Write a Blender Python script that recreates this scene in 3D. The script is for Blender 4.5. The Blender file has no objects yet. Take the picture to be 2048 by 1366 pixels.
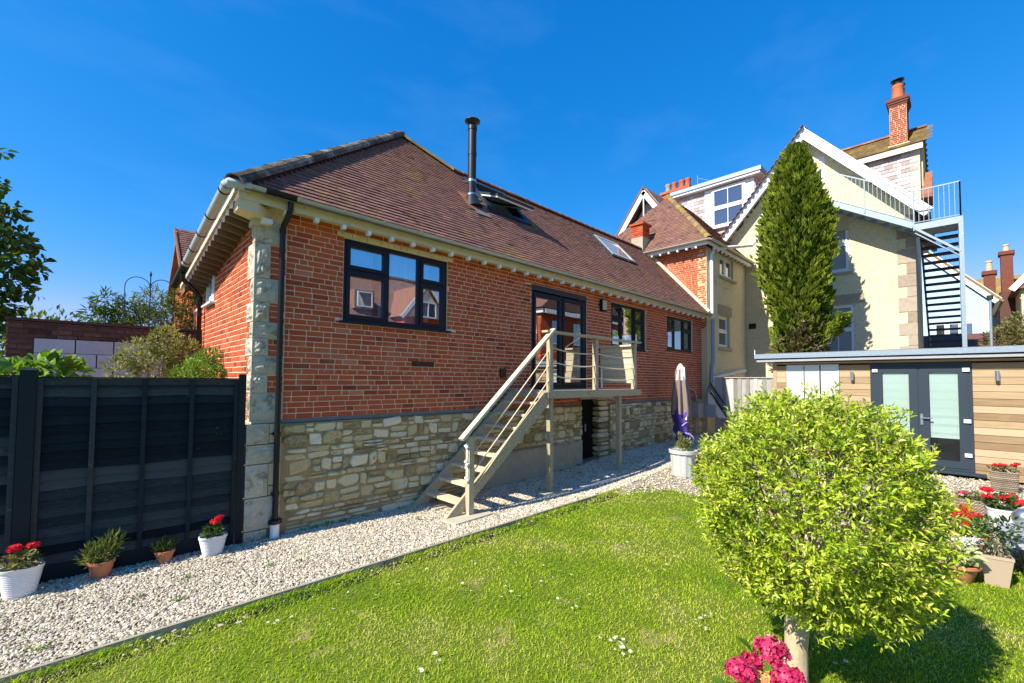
import bpy, math, random
import numpy as np
from mathutils import Vector, Matrix
random.seed(7); rng = np.random.default_rng(11)
SC = bpy.context.scene; COL = SC.collection
R = math.radians; PI = math.pi
# ------------------------------------------------------------------ camera
CAM = np.array((-1.554, -6.326, 2.05))
yaw, pitch, roll, FPX = R(44.379), R(2.208), R(0.408), 879.42
fw = np.array((math.sin(yaw)*math.cos(pitch), math.cos(yaw)*math.cos(pitch), math.sin(pitch)))
rt = np.array((math.cos(yaw), -math.sin(yaw), 0.0)); up = np.cross(rt, fw)
r2 = math.cos(roll)*rt + math.sin(roll)*up; u2 = -math.sin(roll)*rt + math.cos(roll)*up
cd = bpy.data.cameras.new('camera'); cam = bpy.data.objects.new('camera', cd); COL.objects.link(cam)
cd.sensor_width = 36.0; cd.sensor_fit = 'HORIZONTAL'; cd.lens = 36.0*FPX/2048
cd.shift_y = (726.29-683)/2048; cd.clip_start = 0.05; cd.clip_end = 2000
M = Matrix.Identity(4)
for i in range(3):
    M[i][0] = r2[i]; M[i][1] = u2[i]; M[i][2] = -fw[i]; M[i][3] = CAM[i]
cam.matrix_world = M; SC.camera = cam
# ------------------------------------------------------------------ sky, sun, exposure
SUN_L = Vector((1.12, -0.16, -1.0)).normalized()
el = math.asin(-SUN_L.z); az = math.atan2(-SUN_L.x, -SUN_L.y)
w = bpy.data.worlds.new('World'); SC.world = w; w.use_nodes = True
nt = w.node_tree; nt.nodes.clear()
sk = nt.nodes.new('ShaderNodeTexSky'); sk.sky_type = 'NISHITA'; sk.sun_disc = False
sk.sun_elevation = el; sk.sun_rotation = az % (2*PI); sk.altitude = 0
sk.air_density = 1.0; sk.dust_density = 0.15; sk.ozone_density = 4.0
def mth(op, x, y):
    n = nt.nodes.new('ShaderNodeMath'); n.operation = op
    for sk_, v_ in zip(n.inputs, (x, y)):
        if isinstance(v_, (int, float)): sk_.default_value = v_
        else: nt.links.new(v_, sk_)
    return n.outputs[0]
sep = nt.nodes.new('ShaderNodeSeparateColor'); cmb = nt.nodes.new('ShaderNodeCombineColor'); nt.links.new(sk.outputs[0], sep.inputs[0])
res_ = [mth('MINIMUM', mth('MULTIPLY', mth('POWER', sep.outputs[ch], p_), g_), 14.0) for ch, p_, g_ in ((0, 2.67, .049), (1, .82, .448), (2, .60, 1.05))]   # the deep clear blue of the day: one response curve per channel for the whole sky
res_[0] = mth('MINIMUM', res_[0], mth('MULTIPLY', res_[1], .62))
for ch in range(3): nt.links.new(res_[ch], cmb.inputs[ch])
tc = nt.nodes.new('ShaderNodeTexCoord'); mp_ = nt.nodes.new('ShaderNodeMapping'); mp_.inputs['Scale'].default_value = (1.0, 2.6, 5.0); mp_.inputs['Rotation'].default_value = (0, R(20), R(35)); nt.links.new(tc.outputs['Generated'], mp_.inputs[0])
cn = nt.nodes.new('ShaderNodeTexNoise'); cn.inputs['Scale'].default_value = 2.1; cn.inputs['Detail'].default_value = 7; cn.inputs['Roughness'].default_value = .6; nt.links.new(mp_.outputs[0], cn.inputs['Vector'])
cr = nt.nodes.new('ShaderNodeMapRange'); cr.clamp = True; nt.links.new(cn.outputs[0], cr.inputs[0]); cr.inputs[1].default_value = .50; cr.inputs[2].default_value = .85; cr.inputs[4].default_value = .07
cm = nt.nodes.new('ShaderNodeMix'); cm.data_type = 'RGBA'; nt.links.new(cr.outputs[0], cm.inputs[0]); nt.links.new(cmb.outputs[0], cm.inputs[6]); cm.inputs[7].default_value = (1.5, 2.2, 3.1, 1)   # thin cirrus
bg = nt.nodes.new('ShaderNodeBackground'); bg.inputs['Strength'].default_value = 0.15
ow = nt.nodes.new('ShaderNodeOutputWorld')
nt.links.new(cm.outputs[2], bg.inputs['Color']); nt.links.new(bg.outputs[0], ow.inputs['Surface'])
ld = bpy.data.lights.new('sun', 'SUN'); ld.energy = 3.3; ld.angle = R(0.53); ld.color = (1.0, 0.93, 0.82)
so = bpy.data.objects.new('sun', ld); COL.objects.link(so); so.rotation_euler = SUN_L.to_track_quat('-Z', 'Y').to_euler(); so.location = (-8, 2, 12)
SC.view_settings.view_transform = 'Standard'; SC.view_settings.look = 'None'
SC.view_settings.exposure = 1.34; SC.view_settings.gamma = 1.0; SC.view_settings.use_curve_mapping = False
try:
    SC.cycles.max_bounces = 7; SC.cycles.transparent_max_bounces = 12; SC.cycles.glossy_bounces = 3
    SC.cycles.use_denoising = True
except Exception: pass

# ------------------------------------------------------------------ materials
MATS = {}
def nn(t, typ, **kw):
    n = t.nodes.new(typ)
    for k, v in kw.items(): setattr(n, k, v)
    return n
def ramp(t, stops, interp='LINEAR'):
    n = t.nodes.new('ShaderNodeValToRGB'); n.color_ramp.interpolation = interp
    e = n.color_ramp.elements
    while len(e) < len(stops): e.new(0.5)
    for i, (p, c) in enumerate(stops): e[i].position = p; e[i].color = (*c, 1)
    return n
def noise(t, scale, detail=4, rough=.55, vec=None):
    n = t.nodes.new('ShaderNodeTexNoise'); n.inputs['Scale'].default_value = scale
    n.inputs['Detail'].default_value = detail; n.inputs['Roughness'].default_value = rough
    if vec is not None: t.links.new(vec, n.inputs['Vector'])
    return n
def mixc(t, fac, a, b, mode='MIX'):
    n = t.nodes.new('ShaderNodeMix'); n.data_type = 'RGBA'; n.blend_type = mode
    for s, v in ((n.inputs[0], fac), (n.inputs[6], a), (n.inputs[7], b)):
        if isinstance(v, (int, float)): s.default_value = v
        elif isinstance(v, tuple): s.default_value = (*v, 1)
        else: t.links.new(v, s)
    return n.outputs[2]
def mat(name, stops, rough=.8, spec=.3, nscale=30, namt=.35, bscale=60, bump=.25, bdist=.004, patches=(), stretch=None, metal=0.0, trans=0.0, tcol=None, objrand=0.0):
    """colour = ramp(tint of the piece + grain noise); patches = [(noise scale, threshold, softness, colour, strength)]"""
    m = bpy.data.materials.new(name); m.use_nodes = True; t = m.node_tree; t.nodes.clear()
    out = nn(t, 'ShaderNodeOutputMaterial'); b = nn(t, 'ShaderNodeBsdfPrincipled')
    b.inputs['Roughness'].default_value = rough; b.inputs['Metallic'].default_value = metal
    b.inputs['Specular IOR Level'].default_value = spec
    geo = nn(t, 'ShaderNodeNewGeometry'); vec = geo.outputs['Position']
    if stretch:
        mp = nn(t, 'ShaderNodeMapping'); mp.inputs['Scale'].default_value = stretch; t.links.new(vec, mp.inputs[0]); gvec = mp.outputs[0]
    else: gvec = vec
    if isinstance(stops[0], (int, float)): stops = [(0, tuple(c*.8 for c in stops)), (1, tuple(min(1, c*1.15) for c in stops))]
    at = nn(t, 'ShaderNodeAttribute', attribute_name='tint')
    n1 = noise(t, nscale, 5, .6, gvec)
    ma = nn(t, 'ShaderNodeMath', operation='MULTIPLY_ADD'); t.links.new(n1.outputs[0], ma.inputs[0]); ma.inputs[1].default_value = namt*2; ma.inputs[2].default_value = -namt
    ad = nn(t, 'ShaderNodeMath', operation='ADD', use_clamp=True); t.links.new(at.outputs['Fac'], ad.inputs[0]); t.links.new(ma.outputs[0], ad.inputs[1])
    src = ad.outputs[0]
    if objrand:
        oi = nn(t, 'ShaderNodeObjectInfo'); mb = nn(t, 'ShaderNodeMath', operation='MULTIPLY_ADD'); t.links.new(oi.outputs['Random'], mb.inputs[0]); mb.inputs[1].default_value = objrand; mb.inputs[2].default_value = -objrand/2
        a2 = nn(t, 'ShaderNodeMath', operation='ADD', use_clamp=True); t.links.new(src, a2.inputs[0]); t.links.new(mb.outputs[0], a2.inputs[1]); src = a2.outputs[0]
    rp = ramp(t, stops); t.links.new(src, rp.inputs[0]); c = rp.outputs[0]
    for (ps, th, soft, pc, st) in patches:
        pn = noise(t, ps, 6, .62, vec)
        mr = nn(t, 'ShaderNodeMapRange', clamp=True); t.links.new(pn.outputs[0], mr.inputs[0]); mr.inputs[1].default_value = th; mr.inputs[2].default_value = th+soft; mr.inputs[4].default_value = st
        c = mixc(t, mr.outputs[0], c, pc)
    t.links.new(c, b.inputs['Base Color'])
    if bump:
        bn = noise(t, bscale, 5, .6, gvec); bp = nn(t, 'ShaderNodeBump'); bp.inputs['Strength'].default_value = bump; bp.inputs['Distance'].default_value = bdist
        t.links.new(bn.outputs[0], bp.inputs['Height']); t.links.new(bp.outputs[0], b.inputs['Normal'])
    if trans:
        tr = nn(t, 'ShaderNodeBsdfTranslucent'); ms = nn(t, 'ShaderNodeMixShader'); ms.inputs[0].default_value = trans
        cc = mixc(t, 1.0, c, tcol or (1.3, 1.25, .5), 'MULTIPLY'); t.links.new(cc, tr.inputs[0])
        t.links.new(b.outputs[0], ms.inputs[1]); t.links.new(tr.outputs[0], ms.inputs[2]); t.links.new(ms.outputs[0], out.inputs[0])
    else: t.links.new(b.outputs[0], out.inputs[0])
    MATS[name] = m; return m
def glass(name, refl, tint, opaque=None):
    m = bpy.data.materials.new(name); m.use_nodes = True; t = m.node_tree; t.nodes.clear()
    out = nn(t, 'ShaderNodeOutputMaterial'); gl = nn(t, 'ShaderNodeBsdfGlossy'); gl.inputs['Roughness'].default_value = 0.0
    gl.inputs['Color'].default_value = (.95, .97, 1, 1)
    if opaque: bs = nn(t, 'ShaderNodeBsdfDiffuse'); bs.inputs[0].default_value = (*opaque, 1)
    else: bs = nn(t, 'ShaderNodeBsdfTransparent'); bs.inputs[0].default_value = (*tint, 1)
    lw = nn(t, 'ShaderNodeLayerWeight'); lw.inputs[0].default_value = .5; pw = nn(t, 'ShaderNodeMath', operation='POWER'); t.links.new(lw.outputs['Facing'], pw.inputs[0]); pw.inputs[1].default_value = 4.0
    ma = nn(t, 'ShaderNodeMath', operation='MULTIPLY_ADD', use_clamp=True); t.links.new(pw.outputs[0], ma.inputs[0]); ma.inputs[1].default_value = .7; ma.inputs[2].default_value = refl+.04
    geo = nn(t, 'ShaderNodeNewGeometry'); n1 = noise(t, 1.6, 1, .4, geo.outputs['Position']); bp = nn(t, 'ShaderNodeBump'); bp.inputs['Strength'].default_value = .12; bp.inputs['Distance'].default_value = .01
    t.links.new(n1.outputs[0], bp.inputs['Height']); t.links.new(bp.outputs[0], gl.inputs['Normal'])
    ms = nn(t, 'ShaderNodeMixShader'); t.links.new(ma.outputs[0], ms.inputs[0]); t.links.new(bs.outputs[0], ms.inputs[1]); t.links.new(gl.outputs[0], ms.inputs[2]); t.links.new(ms.outputs[0], out.inputs[0])
    MATS[name] = m; return m

BRICK = [(0, (.18, .040, .024)), (.2, (.34, .068, .030)), (.45, (.47, .094, .036)), (.75, (.52, .13, .050)), (1, (.52, .22, .13))]
mat('brick', BRICK, .88, .15, 45, .36, 90, .5, .004, patches=[(1.1, .57, .10, (.50, .27, .19), .25), (2.6, .62, .06, (.22, .07, .045), .4), (14, .66, .05, (.58, .42, .30), .4), (.8, .62, .12, (.20, .085, .055), .35)], objrand=.10)
mat('mortar', [(0, (.60, .46, .30)), (1, (.80, .66, .46))], .95, .1, 18, .5, 120, .6, .004)
mat('stone', [(0, (.25, .19, .095)), (.25, (.52, .41, .21)), (.6, (.64, .53, .31)), (.85, (.70, .60, .39)), (1, (.78, .70, .52))], .9, .15, 26, .38, 45, .9, .012, patches=[(5, .60, .08, (.15, .12, .075), .6), (9, .66, .05, (.66, .58, .43), .4), (1.7, .56, .10, (.48, .33, .11), .5), (13, .63, .05, (.12, .095, .06), .6)], objrand=.12)
mat('stone_mortar', [(0, (.24, .175, .085)), (1, (.46, .35, .18))], .95, .1, 12, .5, 80, .8, .01)
mat('quoin', [(0, (.29, .26, .18)), (.5, (.46, .42, .31)), (1, (.58, .54, .43))], .9, .15, 14, .4, 55, .8, .008, patches=[(7, .54, .08, (.17, .15, .10), .65), (16, .60, .05, (.66, .63, .54), .7), (3, .58, .07, (.34, .28, .13), .5), (28, .64, .04, (.10, .09, .06), .6)])
mat('lead', [(0, (.12, .115, .105)), (1, (.24, .235, .22))], .8, .12, 8, .5, 40, .4, .006)
TILE = [(0, (.085, .050, .042)), (.3, (.185, .096, .076)), (.6, (.255, .130, .098)), (.85, (.32, .165, .12)), (1, (.42, .25, .18))]
mat('roof_tile', TILE, .9, .12, 22, .34, 70, .6, .004, patches=[(1.2, .56, .10, (.33, .215, .055), .42), (2.8, .58, .08, (.055, .043, .032), .65), (.7, .60, .10, (.11, .085, .055), .5), (11, .66, .04, (.44, .38, .28), .5)], objrand=.12)
mat('lichen_tile', [(0, (.12, .085, .05)), (.5, (.24, .165, .075)), (1, (.32, .22, .11))], .9, .12, 18, .4, 70, .6, .004, patches=[(2.0, .50, .12, (.42, .29, .04), .75), (9, .60, .06, (.07, .055, .04), .6)])
mat('ridge_tile', [(0, (.16, .075, .05)), (.5, (.30, .13, .08)), (1, (.40, .2, .12))], .9, .12, 14, .4, 60, .6, .005, patches=[(4, .56, .08, (.08, .065, .05), .7), (8, .62, .06, (.42, .33, .2), .5)])
mat('hip_tile', [(0, (.040, .034, .027)), (.5, (.11, .092, .070)), (1, (.24, .215, .175))], .95, .1, 9, .55, 35, 1.0, .014, patches=[(3.2, .56, .08, (.44, .42, .38), .5), (5, .63, .05, (.30, .19, .04), .7), (7, .58, .06, (.05, .042, .035), .7)])
mat('cream_paint', [(0, (.50, .43, .27)), (1, (.74, .66, .46))], .75, .25, 10, .4, 60, .5, .004, patches=[(5, .60, .06, (.33, .29, .20), .5), (17, .68, .04, (.30, .26, .18), .5)])
mat('cream_brick', [(0, (.66, .58, .37)), (.7, (.74, .665, .445)), (1, (.78, .71, .50))], .75, .25, 12, .25, 60, .5, .004, patches=[(2.6, .60, .10, (.55, .46, .28), .4), (.8, .60, .08, (.62, .52, .30), .45), (22, .72, .03, (.33, .28, .2), .6)])
mat('cream_joint', (.60, .50, .28), .9, .1, 12, .3, 60, .4, .004)
mat('white_paint', [(0, (.66, .67, .66)), (1, (.84, .85, .85))], .45, .4, 6, .3, 60, .1, .002)
mat('white_upvc', (.80, .82, .84), .3, .5, 5, .15, 20, 0)
mat('fascia_paint', [(0, (.44, .40, .27)), (1, (.72, .67, .48))], .65, .3, 9, .5, 50, .4, .003, patches=[(12, .64, .05, (.25, .21, .14), .5)])
mat('gutter_metal', [(0, (.36, .36, .27)), (1, (.52, .52, .43))], .4, .5, 6, .35, 60, .1, .002, patches=[(9, .62, .06, (.22, .20, .14), .4)])
mat('gutter_pale', [(0, (.33, .38, .39)), (1, (.46, .51, .51))], .3, .5, 5, .3, 60, .05, .002, patches=[(7, .62, .06, (.30, .27, .2), .35)])
mat('black_plastic', (.007, .009, .012), .35, .35, 8, .2, 40, 0)
mat('navy_frame', (.005, .010, .017), .4, .3, 8, .2, 40, 0)
mat('grey_frame', (.030, .045, .060), .45, .3, 8, .15, 40, 0)
mat('flue_steel', (.016, .018, .020), .42, .4, 8, .2, 40, 0)
mat('bright_steel', (.55, .57, .60), .3, .5, 8, .15, 40, 0, metal=.9)
mat('galvanised', [(0, (.19, .25, .30)), (1, (.34, .41, .46))], .45, .5, 22, .5, 60, .2, .002, metal=.25, patches=[(14, .62, .05, (.62, .68, .72), .5)])
mat('iron_dark', (.03, .035, .04), .5, .4, 20, .3, 60, .1, .002)
mat('rafter_wood', [(0, (.13, .085, .05)), (1, (.26, .19, .125))], .85, .2, 9, .4, 14, .4, .003)
mat('tread_dark', (.035, .04, .05), .6, .4, 20, .3, 60, .1, .002)
mat('weathered_wood', [(0, (.24, .19, .115)), (.5, (.44, .37, .24)), (1, (.60, .53, .38))], .85, .2, 9, .42, 14, .5, .004, stretch=(1, 6, 9), patches=[(6, .62, .06, (.17, .14, .10), .5)])
mat('wood_light', [(0, (.44, .34, .20)), (.5, (.62, .50, .32)), (1, (.74, .62, .42))], .8, .2, 9, .4, 14, .4, .003, stretch=(7, 1, 9), patches=[(5, .62, .07, (.28, .2, .12), .4)])
mat('cladding', [(0, (.24, .155, .08)), (.5, (.39, .275, .152)), (1, (.49, .37, .225))], .7, .25, 3.2, .45, 12, .4, .003, stretch=(6, .8, 9), patches=[(3, .60, .08, (.36, .22, .11), .4)], objrand=.14)
mat('fence_paint', [(0, (.006, .011, .013)), (.5, (.019, .029, .033)), (1, (.062, .070, .068))], .65, .12, 10, .45, 22, .9, .006, stretch=(1, 5, 9), patches=[(7, .66, .04, (.16, .15, .13), .35)], objrand=.25)
mat('fence_post', (.013, .021, .025), .6, .15, 14, .35, 40, .3, .003)
mat('grey_wood', [(0, (.20, .19, .17)), (.5, (.36, .35, .32)), (1, (.50, .49, .45))], .9, .15, 6, .45, 16, .6, .004, stretch=(6, 6, 1), objrand=.3)
mat('board_edge', [(0, (.22, .185, .13)), (1, (.42, .37, .27))], .9, .15, 8, .45, 30, .5, .004)
mat('paving', [(0, (.36, .32, .23)), (1, (.54, .49, .37))], .9, .15, 10, .4, 60, .4, .004)
mat('concrete', [(0, (.33, .28, .19)), (1, (.52, .45, .32))], .92, .15, 5, .45, 40, .5, .006, patches=[(4, .58, .08, (.22, .19, .14), .5)])
mat('gravel_bed', [(0, (.24, .195, .14)), (1, (.48, .42, .32))], .95, .1, 60, .5, 90, 1.0, .02)
mat('pebble', [(0, (.26, .21, .145)), (.4, (.52, .45, .325)), (.75, (.66, .59, .45)), (1, (.76, .71, .60))], .85, .2, 60, .2, 60, 0)
mat('soil', [(0, (.07, .12, .010)), (1, (.18, .22, .03))], .95, .1, 20, .5, 60, .8, .02, patches=[(2.3, .60, .06, (.30, .23, .12), .8)])
mat('far_ground', [(0, (.10, .13, .03)), (1, (.19, .19, .07))], .95, .1, .6, .5, 20, .5, .02)
mat('grass', [(0, (.16, .31, .010)), (.4, (.33, .49, .014)), (.75, (.52, .59, .04)), (1, (.68, .60, .24))], .8, .06, 1.4, .42, 20, 0, trans=.35, tcol=(1.25, 1.3, .5), patches=[(.9, .58, .10, (.26, .285, .07), .5)])
mat('bush_leaf', [(0, (.035, .085, .010)), (.3, (.17, .28, .018)), (.6, (.44, .56, .03)), (1, (.68, .70, .09))], .38, .5, 3, .12, 20, 0, trans=.33, tcol=(1.25, 1.25, .45), objrand=.2)
mat('conifer_leaf', [(0, (.030, .058, .008)), (.4, (.14, .20, .018)), (.8, (.28, .335, .034)), (1, (.40, .42, .06))], .75, .2, 1.5, .25, 20, 0, trans=.2)
mat('conifer_dead', [(0, (.16, .11, .065)), (1, (.36, .28, .185))], .9, .1, 4, .4, 20, 0)
mat('tree_leaf', [(0, (.025, .065, .012)), (.5, (.085, .16, .024)), (1, (.24, .32, .05))], .6, .3, 1.2, .2, 20, 0, trans=.3)
mat('shrub_leaf', [(0, (.10, .12, .03)), (.5, (.27, .28, .09)), (1, (.46, .46, .22))], .6, .3, 1.6, .25, 20, 0, trans=.3)
mat('bamboo_leaf', [(0, (.05, .09, .02)), (.5, (.15, .20, .045)), (1, (.33, .34, .10))], .6, .3, 1.4, .3, 20, 0, trans=.3)
mat('bright_leaf', [(0, (.06, .15, .02)), (.5, (.18, .33, .04)), (1, (.36, .50, .08))], .5, .35, 2, .2, 20, 0, trans=.3)
mat('dark_leaf', [(0, (.020, .045, .012)), (.5, (.055, .105, .024)), (1, (.13, .20, .05))], .55, .3, 3, .2, 20, 0, trans=.25)
mat('olive_leaf', [(0, (.10, .10, .035)), (.5, (.20, .195, .07)), (1, (.33, .31, .13))], .7, .2, 2, .3, 20, 0, trans=.2)
mat('pale_leaf', [(0, (.30, .34, .14)), (.5, (.52, .54, .27)), (1, (.72, .71, .48))], .6, .3, 3, .2, 20, 0, trans=.25)
mat('bark', [(0, (.26, .19, .11)), (.5, (.56, .44, .28)), (1, (.70, .58, .40))], .95, .1, 16, .5, 34, 1.0, .012, stretch=(1, 1, .3))
mat('twig', (.22, .165, .10), .9, .1, 20, .3, 40, 0)
mat('terracotta', [(0, (.40, .145, .065)), (1, (.58, .24, .12))], .8, .2, 9, .35, 60, .2, .002, patches=[(6, .64, .06, (.62, .42, .30), .4)])
mat('pot_white', [(0, (.66, .66, .63)), (1, (.80, .80, .78))], .5, .35, 9, .4, 30, .1, .002, patches=[(9, .66, .08, (.46, .43, .36), .4)])
mat('pot_tan', (.46, .35, .25), .6, .3, 30, .15, 200, .2, .001)
mat('pot_grey', (.50, .51, .47), .6, .3, 8, .3, 40, .1, .002)
mat('wicker', [(0, (.17, .125, .085)), (.5, (.35, .275, .20)), (1, (.50, .42, .32))], .85, .15, 20, .3, 60, .4, .003)
mat('petal_red', [(0, (.42, .006, .012)), (.5, (.66, .012, .022)), (1, (.80, .04, .05))], .6, .3, 30, .2, 20, 0, trans=.2, tcol=(1.1, .6, .6))
mat('petal_pink', [(0, (.30, .006, .05)), (.5, (.58, .02, .11)), (1, (.78, .16, .24))], .6, .3, 30, .2, 20, 0, trans=.2, tcol=(1.1, .6, .8))
mat('petal_gold', [(0, (.45, .10, .05)), (1, (.70, .55, .16))], .6, .3, 30, .2, 20, 0)
mat('petal_white', (.84, .84, .80), .6, .3, 30, .1, 20, 0, trans=.2, tcol=(1, 1, 1))
mat('yellow', (.75, .50, .04), .6, .3, 30, .1, 20, 0)
mat('canvas_brown', [(0, (.17, .125, .105)), (1, (.31, .235, .20))], .9, .1, 20, .3, 200, .3, .002)
mat('canvas_pale', [(0, (.62, .58, .52)), (1, (.80, .77, .72))], .8, .1, 20, .3, 200, .2, .002)
mat('purple', [(0, (.045, .025, .17)), (1, (.11, .065, .33))], .6, .3, 8, .4, 60, .2, .003)
mat('lilac', (.55, .48, .72), .6, .3, 8, .2, 60, 0)
mat('box_grey', [(0, (.24, .245, .235)), (1, (.38, .385, .37))], .55, .35, 6, .4, 60, .1, .002)
mat('blue_grey', (.16, .22, .30), .6, .3, 8, .3, 60, .2, .003)
mat('curtain', (.70, .72, .76), .9, .1, 5, .2, 60, 0)
mat('blind', [(0, (.33, .42, .375)), (1, (.42, .52, .47))], .9, .1, 5, .3, 60, .1, .002, stretch=(1, 1, 6))
mat('dark_room', (.02, .02, .022), .9, .1, 5, .2, 60, 0)
mat('cellar_black', (.008, .008, .009), .8, .1, 5, .2, 60, 0)
mat('block_paint', [(0, (.36, .36, .40)), (1, (.55, .55, .60))], .9, .15, 9, .45, 50, .5, .005, patches=[(5, .6, .08, (.30, .29, .29), .5)])
mat('quoin_red', [(0, (.26, .20, .15)), (.5, (.40, .33, .25)), (1, (.52, .46, .37))], .92, .12, 12, .5, 50, .9, .01, patches=[(6, .58, .08, (.34, .20, .15), .5)])
mat('old_red', [(0, (.13, .045, .032)), (1, (.26, .10, .065))], .95, .1, 5, .5, 30, .6, .01)
mat('old_brick', [(0, (.06, .035, .03)), (.6, (.15, .075, .06)), (1, (.26, .19, .16))], .95, .1, 14, .5, 60, .6, .006)
mat('blue_render', (.44, .63, .80), .85, .15, 3, .25, 80, .2, .003)
mat('beige_render', (.55, .49, .36), .85, .15, 3, .25, 80, .2, .003)
mat('slate_hung', [(0, (.36, .29, .27)), (.5, (.52, .45, .43)), (1, (.66, .62, .60))], .8, .2, 8, .3, 60, .3, .003)
mat('slab_grey', [(0, (.26, .27, .29)), (1, (.44, .45, .47))], .7, .3, 8, .4, 60, .3, .003)
mat('slab_dark', (.045, .055, .07), .6, .3, 8, .3, 60, .3, .003)
mat('lamp_pale', (.70, .66, .48), .5, .3, 8, .1, 60, 0)
mat('clay_pot', [(0, (.42, .11, .05)), (1, (.58, .19, .09))], .8, .2, 9, .3, 60, .2, .003)
mat('buff_pot', (.60, .42, .26), .8, .2, 9, .3, 60, .2, .003)
mat('pale_sash', (.52, .54, .55), .9, .1, 5, .2, 60, 0)
glass('pane_clear', .50, (.75, .8, .82)); glass('pane_dark', .22, None, (.03, .04, .05)); glass('pane_pale', .10, None, (.33, .37, .38))
glass('pane_blind', .0, (.92, .96, .95)); glass('pane_frost', .06, None, (.50, .49, .46))

# ------------------------------------------------------------------ mesh helpers
def mesh_np(name, V, F, tint=None, mats=('brick',), mi=None, smooth=False):
    """V (n,3); F list of (m,k) index arrays"""
    me = bpy.data.meshes.new(name); V = np.asarray(V, np.float32)
    Fs = F if isinstance(F, list) else [F]
    me.vertices.add(len(V)); me.vertices.foreach_set('co', V.ravel())
    li = np.concatenate([f.ravel() for f in Fs]).astype(np.int32); cnt = np.concatenate([np.full(len(f), f.shape[1]) for f in Fs]).astype(np.int32)
    me.loops.add(len(li)); me.loops.foreach_set('vertex_index', li)
    me.polygons.add(len(cnt)); st = np.concatenate([[0], np.cumsum(cnt)[:-1]]).astype(np.int32)
    me.polygons.foreach_set('loop_start', st)
    try: me.polygons.foreach_set('loop_total', cnt)
    except Exception: pass
    for m in mats: me.materials.append(MATS[m])
    if mi is not None: me.polygons.foreach_set('material_index', np.asarray(mi, np.int32))
    me.polygons.foreach_set('use_smooth', np.full(len(cnt), bool(smooth)))
    me.update(calc_edges=True); me.validate()
    a = me.attributes.new('tint', 'FLOAT', 'FACE')
    if tint is None: tint = np.full(len(cnt), .5)
    a.data.foreach_set('value', np.asarray(tint, np.float32))
    return me
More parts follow.
